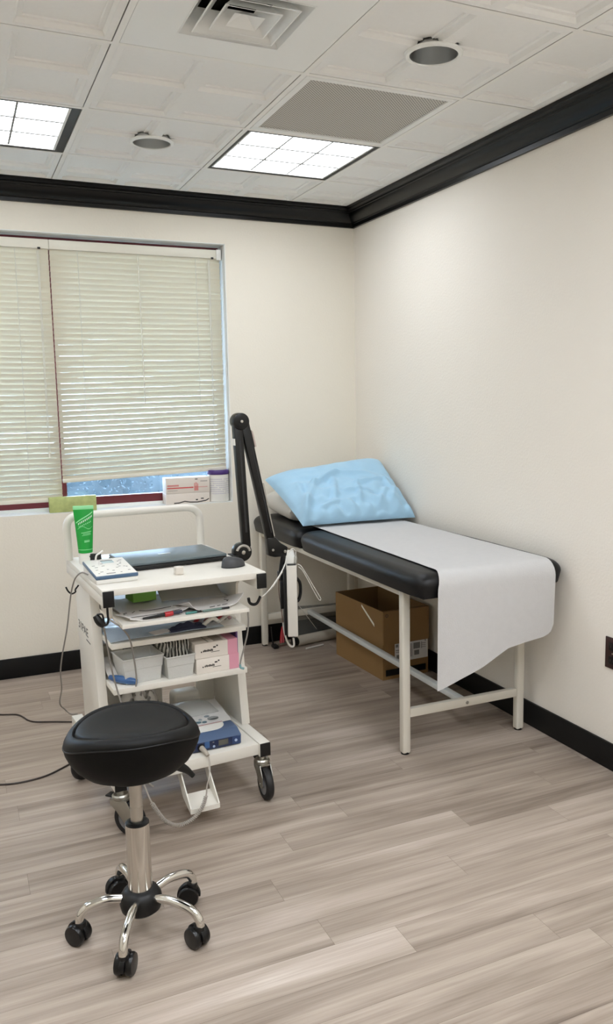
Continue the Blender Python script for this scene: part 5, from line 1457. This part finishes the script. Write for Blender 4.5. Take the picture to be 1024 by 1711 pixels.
# bowl profile (fraction of radius, fraction of depth from seam 0 to bottom 1)
for (fr_, dp_) in [(0.10, 1.0), (0.30, 0.99), (0.52, 0.94), (0.70, 0.82), (0.84, 0.62), (0.93, 0.40), (0.985, 0.18), (1.0, 0.05), (0.997, 0.0), (0.988, -0.03)]:
    row = []
    for k in range(n):
        a = 2*PI*k/n; x, y = SR*math.cos(a), SR*math.sin(a)
        zs = saddle_z(x, y); zb = 0.444
        row.append(bm.verts.new(seat_pt(SR*fr_, a, zs+(zb-zs)*dp_ if dp_ > 0 else zs+0.002, k)))
    rows.append(row)
for A, B in zip(rows, rows[1:]):
    for k in range(n): bm.faces.new((A[k], A[(k+1) % n], B[(k+1) % n], B[k]))
bm.faces.new(rows[0][::-1]); bmesh.ops.recalc_face_normals(bm, faces=bm.faces)
mb.build('seat_side', mat('matt_black_seat_side', rgb(4, 4, 4), 0.6, bump=0.08, bscale=600, spec=0.18), t, smooth=60)
mb = MB(); bm = mb.bm; rows = []
for (fr_, dz) in [(1.0, -0.001), (1.005, 0.003), (0.995, 0.010), (0.96, 0.017), (0.91, 0.021), (0.865, 0.0205), (0.845, 0.017), (0.838, 0.0125), (0.828, 0.0125), (0.818, 0.018), (0.78, 0.0205), (0.6, 0.020), (0.4, 0.016), (0.2, 0.013), (0.03, 0.012)]:
    row = []
    for k in range(n):
        a = 2*PI*k/n; x, y = SR*fr_*math.cos(a), SR*fr_*math.sin(a)
        row.append(bm.verts.new(seat_pt(SR*fr_, a, saddle_z(x, y)+dz, k)))
    rows.append(row)
for A, B in zip(rows, rows[1:]):
    for k in range(n): bm.faces.new((A[k], A[(k+1) % n], B[(k+1) % n], B[k]))
bm.faces.new(rows[-1]); bmesh.ops.recalc_face_normals(bm, faces=bm.faces)
mb.build('seat_top', VINYL_SEAT, t, smooth=50)
mb = MB(); mb.tube([seat_pt(SR*1.002, 2*PI*k/60, saddle_z(SR*math.cos(2*PI*k/60), SR*math.sin(2*PI*k/60))-0.001, k) for k in range(60)], 0.0022, n=8, smooth=1, closed=True)
mb.build('piping', BLACK_PLASTIC, t)
MB().cyl(SC+Vector((0, 0, 0.434)), SC+Vector((0, 0, 0.447)), 0.042, n=28, bev=0.003).build('mount_plate', BLACK_PLASTIC, t)
MB().cyl(SC+Vector((0, 0, 0.30)), SC+Vector((0, 0, 0.436)), 0.0165, n=28).cyl(SC+Vector((0, 0, 0.352)), SC+Vector((0, 0, 0.354)), 0.0175, n=28).build('piston', STEEL, t)
MB().lathe([(0.017, 0.312), (0.026, 0.312), (0.0305, 0.309), (0.0305, 0.300), (0.017, 0.300)], 32, Matrix.Translation(SC)).build('collar', BLACK_PLASTIC, t)
MB().cyl(SC+Vector((0, 0, 0.10)), SC+Vector((0, 0, 0.306)), 0.0315, n=36).build('outer_column', mat('polished_column', rgb(205, 201, 194), 0.16, metal=1.0, var=0.03, stretch=(1, 1, 0.1)), t)
MB().lathe([(0.0, 0.054), (0.040, 0.056), (0.052, 0.066), (0.056, 0.085), (0.054, 0.102), (0.046, 0.116), (0.034, 0.123), (0.0, 0.124)], 40, Matrix.Translation(SC)).build('hub', BLACK_PLASTIC, t)
lv = [SC+Vector((0.06, 0.0, 0.448)), Vector((-1.712, -2.40, 0.449)), Vector((-1.695, -2.395, 0.442)), Vector((-1.672, -2.39, 0.424)), Vector((-1.655, -2.39, 0.404))]
MB().tube(lv, lambda f: 0.007+0.0055*math.sin(PI*f)**2 if f > 0.4 else 0.006, n=12).build('height_lever', BLACK_PLASTIC, t)
CAST = [(-1.966, -2.380, 40), (-1.888, -2.560, -30), (-1.690, -2.532, 25), (-1.657, -2.335, 70), (-1.835, -2.208, 100)]
for (cx, cy, yaw_) in CAST:
    P = Vector((cx, cy, 0)); d = (P-SC); d.z = 0; R0 = d.length; d.normalize()
    a0 = SC+d*0.045+Vector((0, 0, 0.100))
    pts = [a0, SC+d*0.085+Vector((0, 0, 0.108)), SC+d*(R0*0.70)+Vector((0, 0, 0.106)), SC+d*(R0*0.90)+Vector((0, 0, 0.097)), SC+d*(R0*1.0)+Vector((0, 0, 0.078)), SC+d*(R0*1.02)+Vector((0, 0, 0.060))]
    lg = MB().tube(pts, 0.0115, n=16, smooth=6).build('leg', CHROME, t)
    y_ = R(yaw_); ax = Vector((math.cos(y_), math.sin(y_), 0)); wd_ = Vector((-ax.y, ax.x, 0))
    C = P+wd_*0.010+Vector((0, 0, 0.0285))
    ca = MB().cyl(P+Vector((0, 0, 0.034)), P+Vector((0, 0, 0.064)), 0.0145, n=20, bev=0.003)
    # hood over the twin wheels
    hood = []
    for k in range(13):
        a = R(-10)+R(200)*k/12
        hood.append((0.033*math.cos(a), 0.033*math.sin(a)))
    Mh = Matrix(((wd_.x, 0, ax.x, C.x-ax.x*0.006), (wd_.y, 0, ax.y, C.y-ax.y*0.006), (0, 1, 0, C.z), (0, 0, 0, 1)))
    ca.prism(hood, 0.012, Mh, bev=0.001)
    co = ca.build('castor', BLACK_PLASTIC, lg)
    wh = MB()
    for s_ in (-1, 1):
        q_ = Matrix.Translation(C+ax*s_*0.014) @ Vector((0, 0, 1)).rotation_difference(ax*s_).to_matrix().to_4x4()
        wh.lathe([(0, -0.008), (0.027, -0.008), (0.0285, -0.005), (0.0285, 0.004), (0.026, 0.0085), (0.010, 0.010), (0, 0.010)], 30, q_)
    wh.build('castor_wheel', BLACK_GLOSS, lg)

# ------------------------------------------------------------------ things on the window sill
single(MB().box((-1.642, 0.022, ZS+0.0405), (0.236, 0.034, 0.079), rz=R(0.5), bev=0.001), 'green_box', GREEN_BOX, 'mottled pale green carton standing on the sill behind the gel tube', 'box', (-1.642, 0.022, ZS))
def glove_box(z0, h, label, dx, upper):
    c = Vector((-1.024+dx, 0.072, z0+G))
    t = thing('glove_box', label, 'box', c, 'glove boxes on the window sill')
    w, d = 0.246, 0.084
    MB().box(c+Vector((0, 0, h/2)), (w, d, h), bev=0.0012).build('carton', mat('white_glove_carton', rgb(224, 214, 204), 0.55, var=0.03), t)
    f = c.y-d/2-0.0006
    def mark(x0, x1, za, zb, m, name):
        return MB().box2((c.x+x0, f, z0+za), (c.x+x1, f+0.0005, z0+zb), bev=0).build(name, m, t, smooth=0)
    if upper:
        mark(-0.118, 0.03, 0.028, 0.034, RED_INK, 'red_stripe'); mark(0.055, 0.11, 0.030, 0.033, mat('pale_red_print', rgb(214, 140, 136), 0.6), 'red_stripe')
        hm = mat('hand_print_pink', rgb(214, 136, 130), 0.6)
        b = MB()
        for k, (x, ln) in enumerate(((0.034, 0.018), (0.0405, 0.022), (0.047, 0.021), (0.0535, 0.015))): b.box2((c.x+x, f, z0+0.036), (c.x+x+0.004, f+0.0004, z0+0.036+ln))
        b.box2((c.x+0.034, f, z0+0.012), (c.x+0.0575, f+0.0004, z0+0.038)); b.build('hand_symbol', hm, t, smooth=0)
        mark(-0.116, -0.052, 0.040, 0.049, mat('pale_red_print', rgb(214, 140, 136), 0.6), 'lettering')
        mark(-0.116, -0.06, 0.016, 0.018, GREY_INK, 'small_print'); mark(0.07, 0.11, 0.062, 0.065, GREY_INK, 'small_print'); mark(0.04, 0.055, 0.074, 0.078, INK, 'tab_slot')
    else:
        b = MB()
        pts = [(-0.08, 0.006), (-0.05, 0.007), (-0.02, 0.014), (0.01, 0.008), (0.05, 0.006), (0.10, 0.012), (0.118, 0.022)]
        for (x0, a0), (x1, a1) in zip(pts, pts[1:]): b.quad((c.x+x0, f, z0+a0-0.003), (c.x+x1, f, z0+a1-0.003), (c.x+x1, f, z0+a1+0.003), (c.x+x0, f, z0+a0+0.003))
        b.build('dark_swoosh', INK, t, smooth=0)
        mark(0.043, 0.055, 0.016, 0.023, INK, 'dark_spot'); mark(0.072, 0.088, 0.022, 0.028, INK, 'dark_spot')
glove_box(ZS, 0.058, 'lower white glove box with dark swoosh on the window sill', -0.002, False)
glove_box(ZS+0.0588, 0.086, 'upper white glove box with red stripe and hand symbol', 0.0, True)
wc = Vector((-0.841, 0.066, ZS+G))
t = thing('wipes_canister', 'white wipes canister with purple lid at the right end of the sill', 'canister', wc)
MB().lathe([(0, 0), (0.056, 0), (0.059, 0.004), (0.0585, 0.152), (0.0, 0.153)], 40, Matrix.Translation(wc)).build('tub', WHITE_PLASTIC, t)
b = MB(); bm = b.bm
for k in range(8):
    z = 0.045+0.0115*k
    for j in range(14):
        if (j*7+k*3) % 11 == 0: continue
        a0, a1 = R(205+j*9), R(212+j*9); r_ = 0.0592
        bm.faces.new([bm.verts.new(wc+Vector((r_*math.cos(a), r_*math.sin(a), z+dz))) for a, dz in ((a0, 0), (a1, 0), (a1, 0.004), (a0, 0.004))])
b.build('label_print', mat('lilac_print', rgb(190, 186, 200), 0.6), t, smooth=0)
MB().lathe([(0.0, 0.153), (0.060, 0.153), (0.0615, 0.156), (0.0615, 0.172), (0.058, 0.178), (0.046, 0.179), (0.043, 0.174), (0.0, 0.174)], 40, Matrix.Translation(wc)).build('lid', PURPLE, t)
# ------------------------------------------------------------------ light
wd = bpy.data.worlds.new('sky'); S.world = wd; wd.use_nodes = True
bg = wd.node_tree.nodes['Background']
bg.inputs[0].default_value = (0.50, 0.72, 1.0, 1); bg.inputs[1].default_value = 8.0

for o in bpy.data.objects:
    if '_b' in o: del o['_b']
S.view_settings.view_transform = 'Standard'; S.view_settings.look = 'None'
S.view_settings.exposure = 1.3; S.view_settings.gamma = 1.0; S.view_settings.use_curve_mapping = False
S.cycles.use_denoising = True
S.cycles.max_bounces = 10; S.cycles.diffuse_bounces = 6; S.cycles.transparent_max_bounces = 24
S.cycles.sample_clamp_indirect = 8
